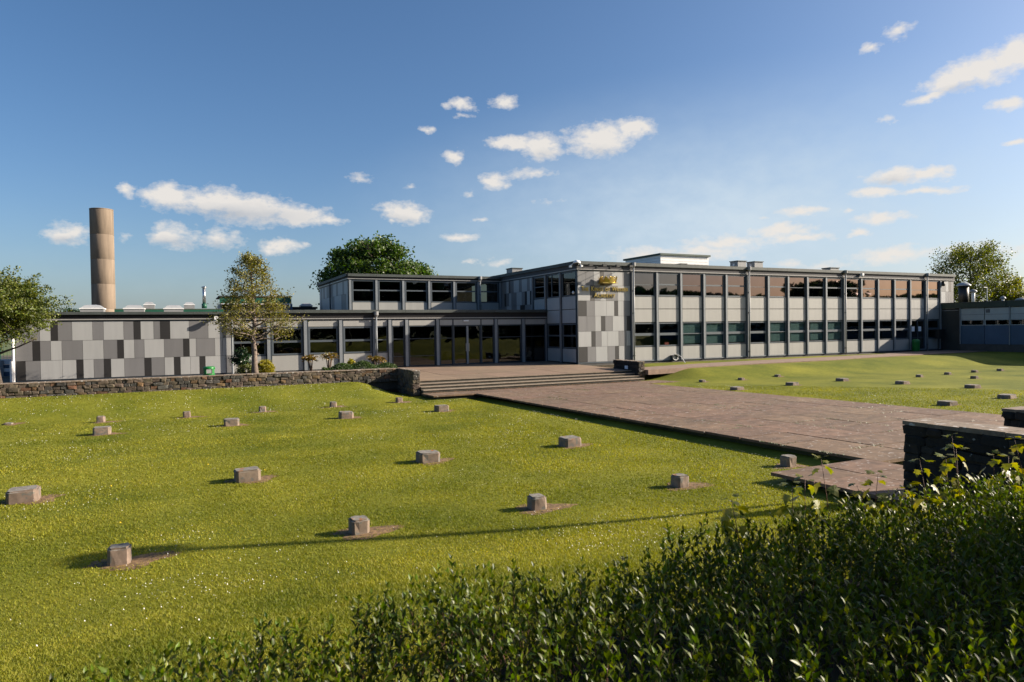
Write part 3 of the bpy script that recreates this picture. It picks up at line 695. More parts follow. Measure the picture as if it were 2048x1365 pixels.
# ------------------------------------------------------------------ raised hall block behind
hall = thing('hall_block', 'raised grey hall block with a band of dark windows above the entrance roof', 'building', (-6, 16, 1.2))
fh = Fr(0, 11.1, 0)
eaves(hall, fh, -11.78, -.06, 3.97, 3.78, None, 3.60, 'fascia_d', over=.2)
eaves(hall, X_FACE(-11.70), -22, -11.02, 3.97, 3.78, None, 3.60, 'fascia_d', over=.2)
pbox('roof', hall, 'roof', -11.6, -.05, 11.6, 22, 3.62, 3.82)
XH = [-11.6, -9.75, -7.8, -5.85, -3.9, -1.95, -.12]
for x in XH: mullion(hall, fh, x, 1.24, 3.53, .30, .15)
for a, b_ in zip(XH, XH[1:]):
    window(hall, fh, a + .155, b_ - .155, 2.0, 3.53, rails=((.83, .09),), fw=.07, gl='glass_d')
    pbox('cladding_panel', hall, 'spandrel', a + .155, b_ - .155, -.02, .03, 1.24, 1.98, fh)
pbox('wall', hall, 'interior', -11.5, -.2, 11.17, 11.3, 1.2, 2.0)
pbox('inner_wall', hall, 'interior', -11.5, -.2, 16.5, 16.7, 1.2, 3.6); pbox('wall', hall, 'panel_m', -11.6, -.1, 21.8, 22, 1.2, 3.7)
pbox('wall', hall, 'interior', -11.66, -11.5, 11.2, 21.9, 1.2, 3.6)
downpipe(hall, fh, -1.86, 3.95, 1.25)
fx = X_FACE(-11.68); y = 21.9; i = 0
while y > 11.3:
    wdt = random.choice((.45, .6, .6, .75)); y2 = max(y - wdt, 11.25)
    zsplit = 2.62 + random.choice((0, 0, .0))
    for za, zb in ((1.22, zsplit), (zsplit, 3.58)):
        pbox('cladding_panel', hall, random.choice(('panel_l', 'panel_l', 'panel_m')), U(y) + .006, U(y2) - .006, -.03, .02, za + .006, zb - .006, fx)
    y = y2
MB().tube([(-11.78, 17.2, 1.2), (-11.78, 17.2, 3.75)], .05, 8).build('downpipe', MAT['dark_frame'], hall)

# ------------------------------------------------------------------ panelled single-storey block
pb = thing('panelled_block', 'single storey block clad in a patchwork of light, mid and dark grey panels', 'building', (-25, 9, -2.25))
eaves(pb, fe, -29.62, -19.9, 1.14, 1.0, None, .73, 'fascia_d', over=.2, back=.7)
pbox('wall', pb, 'interior', -29.45, -19.75, 4.05, 4.3, -2.4, .73)
pbox('wall', pb, 'panel_m', -29.5, -29.3, 4.3, 18, -2.4, 1.0); pbox('wall', pb, 'panel_m', -29.4, -19.9, 17.8, 18, -2.4, 1.0)
pbox('roof', pb, 'roof', -29.5, -19.92, 4.72, 18, .88, 1.06)
pbox('base_rail', pb, 'dark_frame', -29.45, -19.75, 3.98, 4.04, -2.3, -2.205)
PR = [([-29.45, -28.48, -28.03, -27.73, -27.13, -26.25, -25.77, -24.88, -24.43, -24.11, -23.51, -23.21, -22.74, -21.83, -20.9, -20.18, -19.7], 'MLDMLMLMDLMDLMLM'),
      ([-29.47, -28.79, -28.48, -28.04, -27.58, -26.69, -25.79, -25.18, -24.89, -24.41, -23.96, -23.04, -22.13, -21.83, -21.51, -20.58, -20.2, -19.72], 'MDMLMLMDLMLMDLMLL'),
      ([-29.47, -29.09, -28.48, -27.57, -26.98, -26.68, -26.23, -25.79, -25.48, -24.88, -23.97, -23.65, -23.03, -22.59, -22.28, -21.8, -21.36, -21.07, -20.05, -19.74], 'DMLLDLMDLMDMLDLLDLM')]  # last mid-grey panel of this row paints in the shade beside the downpipe
pz = [.665, -.29, -1.255, -2.20]
for i, (e, c) in enumerate(PR): panel_row(pb, fe, e, c, pz[i + 1], pz[i])
MB().tube([(-29.55, 3.86, -2.25), (-29.55, 3.86, .9)], .06, 8).build('downpipe', MAT['white'], pb)
MB().tube([(-29.6, 3.84, -2.25), (-29.6, 3.84, -1.25)], .10, 8).build('pipe_guard', MAT['white'], pb)
MB().tube([(-19.72, 3.82, -2.25), (-19.72, 3.82, .75)], .055, 8).build('downpipe', MAT['rib'], pb)
def rooflight(x, y, z, wx, label, grp, h=.25):
    t = thing('rooflight', label, 'rooflight', (x, y, z), 0, grp)
    hw = wx / 2
    b = MB(); b.box(x - hw * .94, x + hw * .94, y - hw * .94, y + hw * .94, z - .2, z + h * .30); b.build('kerb', MAT['grey_metal'], t)
    b = MB(); b.box(x - hw, x + hw, y - hw, y + hw, z + h * .30, z + h * .46); b.build('flange', MAT['white'], t)
    b = MB(); rings = [(hw * .92, h * .46), (hw * .62, h * .9), (hw * .34, h)]
    for r_, zz in rings: b.v += [(x - r_, y - r_, z + zz), (x + r_, y - r_, z + zz), (x + r_, y + r_, z + zz), (x - r_, y + r_, z + zz)]
    for a in (0, 4):
        for j in range(4): b.f.append((a + j, a + (j + 1) % 4, a + 4 + (j + 1) % 4, a + 4 + j))
    b.f += [(0, 3, 2, 1), (8, 9, 10, 11)]; b.build('dome', MAT['dome'], t, False)
G = 'domed rooflights on the panelled block'
rooflight(-26.5, 7, 1.27, 1.15, 'domed rooflight on the panelled block, in front of the chimney', G, .34)
rooflight(-24.52, 7, 1.27, 1.05, 'domed rooflight on the panelled block, middle one of the front row', G, .34)
rooflight(-22.56, 7, 1.27, 1.05, 'domed rooflight on the panelled block, nearest the flue pipe', G, .34)

# rear blocks with green fascias
rb = thing('rear_block', 'flat roofed rear block showing only its green fascia over the panelled roof', 'building', (-22, 24, -2.3))
pbox('wall', rb, 'panel_m', -26.2, -19.4, 18.2, 26, -2.4, 1.42)
pbox('fascia_board', rb, 'green_fas', -26.3, -19.3, 18.05, 18.19, 1.36, 1.70)
pbox('roof', rb, 'roof', -26.3, -19.3, 18.04, 26.1, 1.705, 1.76)
rooflight(-24.2, 19.2, 1.95, .75, 'small domed rooflight on the rear green edged roof, beside the chimney', G, .33)
rooflight(-21.6, 19.2, 1.95, .75, 'small domed rooflight on the rear green edged roof, beside the flue', G, .33)
t = thing('flue', 'slim shiny metal flue pipe with a cap on the rear roof', 'flue', (-20.57, 20, 1.88))
MB().tube([(-20.57, 20, 1.86), (-20.57, 20, 2.2)], .18, 12).build('collar', MAT['green_fas'], t, True)
MB().tube([(-20.57, 20, 2.2), (-20.56, 20, 3.38)], .12, 14).build('pipe', MAT['metal'], t, True)
lathe_obj('cap', t, 'metal', [(.13, 0), (.21, .03), (.20, .06), (.05, .12)], (-20.56, 20, 3.40), 14)
gb = thing('green_clerestory', 'green banded rooftop clerestory box behind the small tree', 'building', (-16.7, 24, 1.2))
pbox('fascia_board', gb, 'green_fas', -19.4, -13.97, 21.98, 22.1, 2.30, 2.84)
pbox('roof', gb, 'coping', -19.45, -13.9, 21.9, 27, 2.842, 2.92)
pbox('wall', gb, 'panel_m', -19.35, -14.1, 22.15, 26.9, 1.0, 2.3); pbox('drip_strip', gb, 'white', -19.4, -13.97, 21.95, 22.1, 2.25, 2.298)
pbox('corner_post', gb, 'blue_panel', -14.06, -13.9, 21.97, 22.14, 1.0, 2.3)
for x in (-19.2, -17.6, -16.0): pbox('window', gb, 'glass_d', x, x + 1.4, 22.08, 22.12, 1.5, 2.2)
rr = thing('rear_roof', 'dark flat roof strip between the clerestory box and the hall', 'building', (-12.8, 25, 1.2))
pbox('wall', rr, 'blue_panel', -13.85, -11.9, 22.6, 28, 1.0, 1.9); pbox('roof', rr, 'fascia_d', -13.88, -11.8, 22.4, 28.1, 1.9, 2.06)
rooflight(-12.6, 23.4, 2.06, 1.0, 'dark domed rooflight on the roof strip beside the hall', None, .34)
# chimney
ch = thing('chimney', 'tall round concrete boiler chimney with ring joints', 'chimney', (-29.3, 46, -2.4))
zz = [-2.4, 2.62, 5.2, 7.75, 10.3, 12.86]
for a, b_ in zip(zz, zz[1:]):
    lathe_obj('drum', ch, 'chimney', [(1.079, a + .003), (1.085, a + .012), (1.085, b_ - .012), (1.079, b_ - .003)], (-29.3, 46, 0), 40)
lathe_obj('rim', ch, 'chimney', [(1.08, 12.85), (1.10, 12.87), (1.10, 12.95), (.85, 12.95), (.85, 12.6)], (-29.3, 46, 0), 40)

# ------------------------------------------------------------------ green edged block on the right
gr = thing('green_edged_block', 'low shaded block with dark green fascia, pale window frames and blue lower panels', 'building', (40, -15, -2.4))
fg = X_FACE(36.2)
pbox('plinth', gr, 'plinth', U(-.02), U(-40), -.0, .2, -3.2, -1.80, fg)
pbox('wall', gr, 'interior', U(-.05), U(-40), .10, .25, -1.8, 1.17, fg)
pbox('brown_panel', gr, 'brown_panel', U(-.02), U(-1.62), -.02, .06, -2.4, 1.1, fg)
pbox('head_rail', gr, 'grey_metal', U(-.1), U(-1.5), -.05, -.02, .98, 1.02, fg)
u = 0.0
for k in range(8):
    pbox('fascia_board', gr, 'dkgreen_fas', k * 5.2 + .02, k * 5.2 + 5.18, -.12, .0, 1.17, 1.60, fg)
    pbox('coping', gr, 'coping', k * 5.2, k * 5.2 + 5.196, -.16, .4, 1.602, 1.66, fg)
pbox('roof', gr, 'roof', .4, 40, .3, 11, 1.4, 1.60, fg)
pbox('wall', gr, 'brown_panel', .2, 40, 10.8, 11, -3, 1.4, fg)
pbox('wall', gr, 'brown_panel', 39.8, 40, .26, 10.8, -3, 1.4, fg)
for k in range(20):
    a = 1.66 + k * 1.88; b_ = a + 1.88
    if k % 2 == 0: MB().tube([fg.p(a, -.06, -1.82), fg.p(a, -.06, 1.4)], .045, 8).build('downpipe', MAT['rib'], gr)
    pbox('pale_panel', gr, 'white_panel', a + .03, b_ - .03, -.01, .05, .62, 1.12, fg)
    pbox('pale_panel', gr, 'white_panel', a + .03, b_ - .03, -.01, .05, .20, .60, fg)
    window(gr, fg, a + .02, b_ - .02, -.28, .19, fw=.05, mat='white_panel', gl='glass_d')
    pbox('blue_panel', gr, 'blue_panel', a + .02, b_ - .02, -.02, .05, -1.79, -.30, fg)
    if k == 1: pbox('vent', gr, 'frame', a + .12, a + .42, -.03, -.011, .74, 1.02, fg)

# ------------------------------------------------------------------ concrete marker blocks on the lawns
def block_mesh(lx, ly, h, r):
    bm = bmesh.new(); bmesh.ops.create_cube(bm, size=1.0)
    for v in bm.verts: v.co.x *= lx; v.co.y *= ly; v.co.z = (v.co.z + .5) * (h + .25) - .25
    ve = [e for e in bm.edges if abs(e.verts[0].co.z - e.verts[1].co.z) > .05]
    bmesh.ops.bevel(bm, geom=ve, offset=.055 if lx > .3 else .038, segments=1, affect='EDGES')
    te = [e for e in bm.edges if min(e.verts[0].co.z, e.verts[1].co.z) > h - .01]
    bmesh.ops.bevel(bm, geom=te, offset=.022, segments=2, affect='EDGES')
    bmesh.ops.subdivide_edges(bm, edges=[e for e in bm.edges if e.calc_length() > .12], cuts=2, use_grid_fill=True)
    for v in bm.verts:
        v.co += Vector((r.uniform(-1, 1), r.uniform(-1, 1), r.uniform(-1, 1))) * .006
    bm.normal_update()
    for f in bm.faces: f.material_index = 1 if f.normal.z > .6 else 0
    me = bpy.data.meshes.new('concrete_block'); bm.to_mesh(me); bm.free()
    me.materials.append(MAT['concrete']); me.materials.append(MAT['concrete_top']); return me
BLK = {}
for nm, lx, ly, h in (('s', .25, .25, .215), ('l', .46, .41, .225), ('w', .50, .44, .14), ('c', .27, .28, .13)):
    BLK[nm] = [block_mesh(lx, ly, h, random.Random(q)) for q in range(3)]
G1 = 'concrete blocks set in the left lawn'; G2 = 'concrete blocks set in the right lawn'
BL = [(-23.03, -26.81, 's', 'square concrete block with orange lichen, the lamp shadow ending at its side'),
      (-20.1, -27.0, 's', 'square concrete block, orange lichen corner, second from left in the row nearest the hedge'),
      (-17.32, -27.09, 's', 'square concrete block, middle one of the five nearest the hedge'),
      (-14.42, -27.01, 's', 'square concrete block in the row nearest the hedge, fourth from the left'),
      (-11.37, -26.66, 's', 'square concrete block tucked into the corner of the raised plaza slabs'),
      (-24.81, -22.17, 'l', 'large oblong concrete block at the left edge of the lawn, cut by the frame'),
      (-21.17, -22.37, 'l', 'large oblong concrete block, second from left in the row of big blocks'),
      (-17.47, -22.37, 'l', 'large oblong concrete block, grey mottled top, third from left of the big blocks'),
      (-13.78, -22.24, 'l', 'large oblong concrete block, closest of the big blocks to the plaza edge'),
      (-24.45, -12.81, 'l', 'oblong concrete block, leftmost in the third row from the hedge'),
      (-20.85, -12.84, 'l', 'oblong concrete block in the third row from the hedge, second from the left'),
      (-17.21, -13.0, 'l', 'oblong concrete block in the third row from the hedge, third from the left'),
      (-13.7, -12.92, 'l', 'oblong concrete block in the third row from the hedge, nearest the steps'),
      (-27.6, -8.09, 'f', 'flat sunken concrete block at the foot of the bank, leftmost of its row'),
      (-24.81, -9.05, 's', 'square concrete block at the foot of the bank, straight behind an oblong one'),
      (-22.12, -9.21, 's', 'square concrete block at the foot of the bank, third from the left'),
      (-19.51, -8.94, 's', 'square concrete block at the foot of the bank, fourth from the left'),
      (-16.8, -8.71, 's', 'square concrete block at the foot of the bank, fifth from the left'),
      (-14.03, -8.55, 's', 'square concrete block at the foot of the bank, just before the wall return'),
      (-10.92, -7.98, 'f', 'small low concrete block against the apron slab in front of the steps')]
BR = [(1.74, -9.37, 'c', 'small dark block on the right lawn at the foot of the bank, nearest the pier'),
      (4.19, -9.58, 'c', 'small dark block on the right lawn, second along the foot of the bank'),
      (7.14, -9.28, 'c', 'small dark block on the right lawn, third along the foot of the bank'),
      (-.29, -13.95, 'w', 'low oblong block on the right lawn closest to the plaza edge and the steps'),
      (3.5, -13.58, 'w', 'low oblong block on the right lawn, second out from the plaza in its row'),
      (7.38, -13.22, 'w', 'low oblong block on the right lawn, third out from the plaza in its row'),
      (7.67, -16.17, 'w', 'low oblong block mid right lawn, just nearer than the third block of its row'),
      (12.47, -13.77, 'c', 'small dark block on the right lawn, first of the line before the building shadow'),
      (15.3, -13.51, 'c', 'small dark block on the right lawn, second of the line before the building shadow'),
      (18.09, -13.3, 'c', 'small flat block on the right lawn, third of the line before the building shadow'),
      (20.28, -13.45, 'c', 'small dark block farthest right along the line in front of the building shadow'),
      (13.22, -16.09, 'c', 'small dark block on the right lawn directly in front of a flatter one'),
      (7.72, -19.25, 'w', 'low oblong block on the right lawn between the two rows near the dark walls'),
      (4.22, -22.44, 'w', 'low oblong block at the right edge of the frame above the dark walls'),
      (.48, -22.63, 'w', 'low oblong block on the right lawn just across the plaza from the dark wall')]
patch_mesh_n = 0
def soil_patch(x, y, rx, ry, seed):
    r = random.Random(seed); n = 28; v = [(x, y, float(lz(x, y)) + .012)]; f = []
    for ring, kk in ((1, .55), (2, 1.0)):
        for j in range(n):
            a = 2 * math.pi * j / n; w = kk * (1 + (.22 * math.sin(3 * a + seed) + r.uniform(-.16, .16)) * (ring == 2))
            px_, py_ = x + .12 + rx * w * math.cos(a), y + ry * w * math.sin(a)
            v.append((px_, py_, float(lz(px_, py_)) + (.010 if ring == 1 else .003)))
    for j in range(n):
        k = (j + 1) % n; f += [(0, 1 + j, 1 + k), (1 + j, 1 + n + j, 1 + n + k, 1 + k)]
    me = bpy.data.meshes.new('soil_patch'); me.from_pydata(v, [], f); me.materials.append(MAT['soil'])
    obj('soil_patch', me, lawn)
PATCHES = []
for i, (x, y, k, lab) in enumerate(BL + BR):
    left = i < len(BL)
    me = BLK['s' if k == 'f' else k][i % 3]
    o = obj('concrete_block', me, None, (x, y + (.13 if k in 'sfc' else .2), float(lz(x, y)) - (.15 if k == 'f' else 0)), (random.uniform(-.02, .02), random.uniform(-.03, .03), random.uniform(-.05, .05)))
    tag(o, lab, 'concrete block', G1 if left else G2)
    rr_ = (.30, .24) if k in 'sfc' else (.46, .34)
    if k == 's': rr_ = (.46, .29)
    if not left: rr_ = (rr_[0] * .95, rr_[1] * .8)
    soil_patch(x, o.location.y, *rr_, i); PATCHES.append((x + .12, o.location.y, rr_[0], rr_[1]))
PATCHES = np.array(PATCHES)

# ------------------------------------------------------------------ grass blades and daisies
cam2 = np.array([CAM.x, CAM.y]); a0 = YAW
def hidden(X, Y):
    h = (X > -10.6) & (X < -.9) & (Y > -28)
    h |= (Y > -8.4) & (X > -12.6) & (X < 1.4)
    h |= (Y > -3.9) & (X < 0); h |= (X > -12.95) & (X < -10.15) & (Y < -27.3); h |= (X > -13.4) & (X < -12.8) & (Y < -30.2)
    h |= (X > .3) & (Y > np.interp(X, [q_[0] for q_ in po], [q_[1] for q_ in po]) - .03)
    return h
def vnoise(X, Y, s, seed=0):
    g = np.random.default_rng(seed).random((64, 64)); u = X / s; v = Y / s
    i = np.floor(u).astype(int); j = np.floor(v).astype(int); fu = u - i; fv = v - j; fu = fu * fu * (3 - 2 * fu); fv = fv * fv * (3 - 2 * fv)
    G = lambda a, b: g[a % 64, b % 64]
    return (G(i, j) * (1 - fu) + G(i + 1, j) * fu) * (1 - fv) + (G(i, j + 1) * (1 - fu) + G(i + 1, j + 1) * fu) * fv
def scatter(n, d0, d1, power, half=R(42)):
    q = rng.random(n); e = 2 - power
    d = (d0 ** e + q * (d1 ** e - d0 ** e)) ** (1 / e) if abs(e) > 1e-6 else d0 * (d1 / d0) ** q
    a = a0 + (rng.random(n) * 2 - 1) * half
    return cam2[0] + d * np.cos(a), cam2[1] + d * np.sin(a), d
def in_patch(X, Y):
    m = np.zeros(len(X), bool)
    for (x, y, rx, ry) in PATCHES: m |= ((X - x) / rx) ** 2 + ((Y - y) / ry) ** 2 < (.35 + .85 * rng.random(len(X)) ** 1.3)
    return m
X, Y, D = scatter(760000, 3.6, 34, 1.65)
keep = ~hidden(X, Y) & (Y > -34.4) & ~(in_patch(X, Y) & (rng.random(len(X)) > .14)); X, Y, D = X[keep], Y[keep], D[keep]
n = len(X); Z = lz(X, Y)
tall = .75 + .6 * vnoise(X, Y, .8, 3) + .3 * (rng.random(n) < .05)
h = (.012 + .017 * rng.random(n)) * tall; wd = (.004 + .004 * rng.random(n)) * np.clip(D / 9, .8, 2.2)
th = rng.random(n) * 2 * np.pi; lean = h * (.3 + 1.3 * rng.random(n)); la = rng.random(n) * 2 * np.pi
v = np.empty((n, 3, 3))
v[:, 0] = np.stack([X - np.cos(th) * wd, Y - np.sin(th) * wd, Z - .004], -1)
v[:, 1] = np.stack([X + np.cos(th) * wd, Y + np.sin(th) * wd, Z - .004], -1)
v[:, 2] = np.stack([X + np.cos(la) * lean, Y + np.sin(la) * lean, Z + h], -1)
tag(obj('grass', np_mesh('grass', v.reshape(-1, 3), np.arange(3 * n).reshape(n, 3), MAT['blade'])), 'short mown grass blades over the near lawn', 'grass', kind='stuff')
def flowers(name, n, mat, d0, d1, power, rad, thr, seed, label, cat):
    X, Y, D = scatter(n * 6, d0, d1, power)
    c = vnoise(X, Y, 2.2, seed) * .6 + vnoise(X, Y, .7, seed + 1) * .4 + .25 * np.exp(-((Y + 5.5) / 2.0) ** 2) * (X < -12)
    keep = ~hidden(X, Y) & (Y > -33.6) & (rng.random(len(X)) < np.clip((c - thr) * 5, .04, 1)) & ~in_patch(X, Y)
    X, Y, D = X[keep][:n], Y[keep][:n], D[keep][:n]; m = len(X)
    Z = lz(X, Y) + .035 + .025 * rng.random(m)
    r_ = rad * (.7 + .6 * rng.random(m)) * np.clip(D / 16, 1, 1.7)
    tx, ty = (rng.random(m) - .5) * 1.3 + .3, (rng.random(m) - .5) * 1.3 - .3
    V = np.empty((m, 6, 3))
    for j in range(6):
        a = j * np.pi / 3; V[:, j] = np.stack([X + r_ * np.cos(a), Y + r_ * np.sin(a), Z - r_ * (np.cos(a) * tx + np.sin(a) * ty)], -1)
    T = (np.arange(m) * 6)[:, None] + np.array([[0, 1, 2, 3, 4, 5]])
    tag(obj(name, np_mesh(name, V.reshape(-1, 3), T, MAT[mat])), label, cat, kind='stuff')
flowers('daisies', 4600, 'daisy', 5.0, 34, .70, .0050, .56, 5, 'white daisies scattered in drifts over the lawn', 'flowers')
flowers('dandelions', 12, 'dandelion', 7, 20, 1.2, .010, .3, 15, 'a few yellow dandelions in the near grass', 'flowers')

# ------------------------------------------------------------------ foliage kit
def unit(a): return a / np.maximum(np.linalg.norm(a, axis=-1, keepdims=True), 1e-9)
def leaf_mesh(name, c, size, mat, width=.5, up=.0, dirs=None):
    n = len(c); d = unit(rng.normal(size=(n, 3)) + np.array([0, 0, up])) if dirs is None else unit(dirs)
    w = unit(np.cross(d, unit(rng.normal(size=(n, 3))))); nn = np.cross(d, w)
    l = (size * (.6 + .8 * rng.random(n)))[:, None]; ww = l * width * .5; fold = l * .10
    v = np.stack([c - d * l * .5, c + w * ww + nn * fold, c + d * l * .5, c - w * ww + nn * fold], 1).reshape(-1, 3)
    i = (np.arange(n) * 4)[:, None]; t = np.concatenate([i + np.array([[0, 1, 2]]), i + np.array([[0, 2, 3]])], 1).reshape(-1, 3)
    return np_mesh(name, v, t, MAT[mat])
def trunk_limbs(base, top, r0_, r1_, n_limb, reach, zfrac=(.35, 1.0), seed=1, lift=.5, wob=.05):
    r = random.Random(seed); b = MB(); base = Vector(base); top = Vector(top); N_ = 9; pts = []; rad = []
    for i in range(N_ + 1):
        t = i / N_; q = base.lerp(top, t)
        if 0 < i < N_: q += Vector((r.uniform(-wob, wob), r.uniform(-wob, wob), 0))
        pts.append(q); rad.append(r0_ + (r1_ - r0_) * t + (r0_ * .35 * (1 - t * 8) if t < .12 else 0))
    b.tube(pts, rad, 9); limbs = MB(); ends = []
    for k in range(n_limb):
        t = zfrac[0] + (zfrac[1] - zfrac[0]) * (k + r.random()) / n_limb; t = min(t, .97)
        i = int(t * N_); q = pts[i].lerp(pts[min(i + 1, N_)], t * N_ - i)
        an = k * 2.399 + r.uniform(-.4, .4); L_ = reach(t) * r.uniform(.75, 1.1)
        dirv = Vector((math.cos(an), math.sin(an), lift * r.uniform(.6, 1.4))); p2 = [q]
        for s in range(1, 5): p2.append(q + dirv * L_ * s / 4 + Vector((r.uniform(-.05, .05), r.uniform(-.05, .05), r.uniform(-.05, .08))) * L_)
        rr0 = max(.012, (rad[i]) * .42)
        limbs.tube(p2, [rr0, rr0 * .75, rr0 * .55, rr0 * .38, rr0 * .2], 6); ends.append(p2)
        for s in (2, 3):
            sd = Vector((math.cos(an + r.choice((-.9, .9))), math.sin(an + r.choice((-.9, .9))), lift + r.uniform(-.1, .4)))
            p3 = [p2[s], p2[s] + sd * L_ * .22, p2[s] + sd * L_ * .42 + Vector((0, 0, r.uniform(-.05, .1)))]
            limbs.tube(p3, [rr0 * .4, rr0 * .25, rr0 * .12], 5); ends.append(p3)
    return b, limbs, ends
def along_limbs(ends, n, sig, t0=.35):
    r = rng; P = []
    for _ in range(n):
        e = ends[r.integers(len(ends))]; t = t0 + (1 - t0) * r.random() ** .7; k = t * (len(e) - 1); i = min(int(k), len(e) - 2)
        P.append(tuple(e[i].lerp(e[i + 1], k - i)))
    return np.array(P) + r.normal(size=(n, 3)) * sig
# the small half-leafed conical tree in front of the entrance block
t = thing('young_tree', 'small thin conical tree in sparse olive leaf between the stone wall and entrance block', 'tree', (-18.96, -.5, -2.3))
tb_, lb_, ends = trunk_limbs((-18.96, -.5, -2.35), (-19.04, -.5, 3.75), .155, .02, 58, lambda u: 2.75 * (1.04 - u) ** .9 * (1 if u > .36 else .85) + .15, (.30, .99), 4, .20, .045)
# knobbly lower trunk
for k in range(22):
    a = random.uniform(0, 6.28); zq = random.uniform(-2.2, .2); tb_.lathe([(.03, -.05), (.06, 0), (.03, .05)], 6, (-18.96 + .12 * math.cos(a), -.5 + .12 * math.sin(a), zq))
tb_.build('trunk', MAT['bark'], t, True); lb_.build('limbs', MAT['bark'], t, True)
pts = along_limbs(ends, 10500, .125, .26)
obj('crown', leaf_mesh('crown', pts, .09, 'leaf_olive', .6), t)
# tree at the left edge
t = thing('left_tree', 'spreading leafy tree at the left edge in front of the panelled block', 'tree', (-29.32, -.6, -2.3))
tb_, lb_, ends = trunk_limbs((-29.32, -.6, -2.35), (-29.5, -.6, 1.6), .19, .07, 22, lambda u: 1.9, (.38, .98), 9, .30, .05)
tb_.build('trunk', MAT['bark_d'], t, True); lb_.build('limbs', MAT['bark_d'], t, True)
c0 = np.array([-29.45, -.6, 1.35]); P = []
for k in range(520):
    d = unit(rng.normal(size=3)); d[2] *= .85
    rad = np.array([2.85, 2.6, 2.15]) * (.93 if d[2] < 0 else 1.0); e0 = c0 + d * rad * .35; e1 = c0 + d * rad * (.62 + .46 * rng.random() ** 1.5) + np.array([0, 0, -.12])
    m = 70; tt = rng.random(m)[:, None] ** .65; P.append(e0 + (e1 - e0) * tt + rng.normal(size=(m, 3)) * np.array([1, 1, .7]) * (.07 + .12 * (1 - tt)))
P = np.concatenate(P); P = P[P[:, 2] > -.85]
obj('crown', leaf_mesh('crown', P, .10, 'leaf_left', .6), t)
for k in range(3): pass
# dense maple behind the hall
def clump_crown(c, rad, n_cl, n_leaf, sig, size, mat, seed, zmin=-1e9, rmin=.72):
    r = np.random.default_rng(seed); P = []
    for k in range(n_cl):
        d = unit(r.normal(size=3)); q = np.array(c) + d * np.array(rad) * (rmin + (1.02 - rmin) * r.random())
        s = sig * (.65 + .7 * r.random()); P.append(q + r.normal(size=(n_leaf, 3)) * np.array([s, s, s * .62]))
    P = np.concatenate(P); P = P[P[:, 2] > zmin]
    return leaf_mesh('crown', P, size, mat, .7)
t = thing('maple_tree', 'big dense rounded green tree standing behind the raised hall block', 'tree', (-2.6, 38, -2.4))
tb_, lb_, ends = trunk_limbs((-2.6, 38, -2.4), (-2.6, 38, 6.5), .45, .15, 16, lambda u: 4.5, (.4, .95), 6, .5, .1)
tb_.build('trunk', MAT['bark_d'], t, True); lb_.build('limbs', MAT['bark_d'], t, True)
obj('crown', clump_crown((-2.6, 38, 5.4), (5.6, 4.6, 4.4), 190, 210, .55, .30, 'leaf_maple', 3), t)
# sparse spring tree behind the right-hand block
def spray_tree(label, base, top, reach, n, size, mat, seed, sig, limbs=46, lift=.55, r0_=.35):
    t = thing('spring_tree', label, 'tree', base)
    tb_, lb_, ends = trunk_limbs(base, top, r0_, .06, limbs, reach, (.18, .98), seed, lift, .12)
    tb_.build('trunk', MAT['bark_d'], t, True); lb_.build('limbs', MAT['bark_d'], t, True)
    obj('crown', leaf_mesh('crown', along_limbs(ends, n, sig, .3), size, mat, .7), t); return t
spray_tree('loose half leafed spring tree rising behind the right end of the wing', (61.2, 12, -2.4), (61.2, 12, 7.4), lambda u: 4.8 * (1.15 - u) ** .35, 17000, .20, 'leaf_spring', 12, .42)
def bush(name, label, c, rad, n_cl, n_leaf, sig, size, mat, seed, stem=True, cat='bush', zmin=-1e9, rmin=.5):
    t = thing(name, label, cat, (c[0], c[1], c[2] - rad[2]))
    obj('foliage', clump_crown(c, rad, n_cl, n_leaf, sig, size, mat, seed, zmin, rmin), t)
    if stem:
        r = random.Random(seed); b = MB(); zb = c[2] - rad[2] * 1.25
        for k in range(6):
            a = r.uniform(0, 6.28); b.tube([(c[0], c[1], zb - .1), (c[0] + rad[0] * .3 * math.cos(a), c[1] + rad[1] * .3 * math.sin(a), c[2]), (c[0] + rad[0] * .6 * math.cos(a), c[1] + rad[1] * .6 * math.sin(a), c[2] + rad[2] * .5)], [.03 * max(1, rad[0]), .02 * max(1, rad[0]), .008 * max(1, rad[0])], 6)
        b.build('stems', MAT['twig'], t, True)
    return t
bush('lime_tree', 'bright lime green tree low beside the loose spring tree', (64.6, 9.6, 3.2), (2.4, 2.0, 2.2), 46, 90, .42, .24, 'leaf_lime', 21, cat='tree')
bush('dark_tree', 'small dark green tree at the far right edge beyond the roofs', (79, 8.5, 3.6), (3.0, 2.2, 2.0), 40, 90, .42, .26, 'leaf_dark', 23, cat='tree')
bush('yellow_tree', 'yellowish green tree crown low at the right edge in front of the dark one', (73, 6.5, 2.4), (4.0, 2.0, 1.6), 44, 90, .42, .25, 'leaf_lime', 25, cat='tree')
bush('distant_tree', 'tiny distant tree top showing over the panelled block roof', (-38.2, 92, 3.0), (1.3, 1.0, 1.3), 16, 60, .35, .3, 'leaf_dark', 27, cat='tree')
bush('distant_tree', 'lower of two tiny distant tree tops beside the chimney', (-36.9, 92, 2.7), (1.5, 1.0, 1.1), 16, 60, .35, .3, 'leaf_dark', 28, cat='tree')
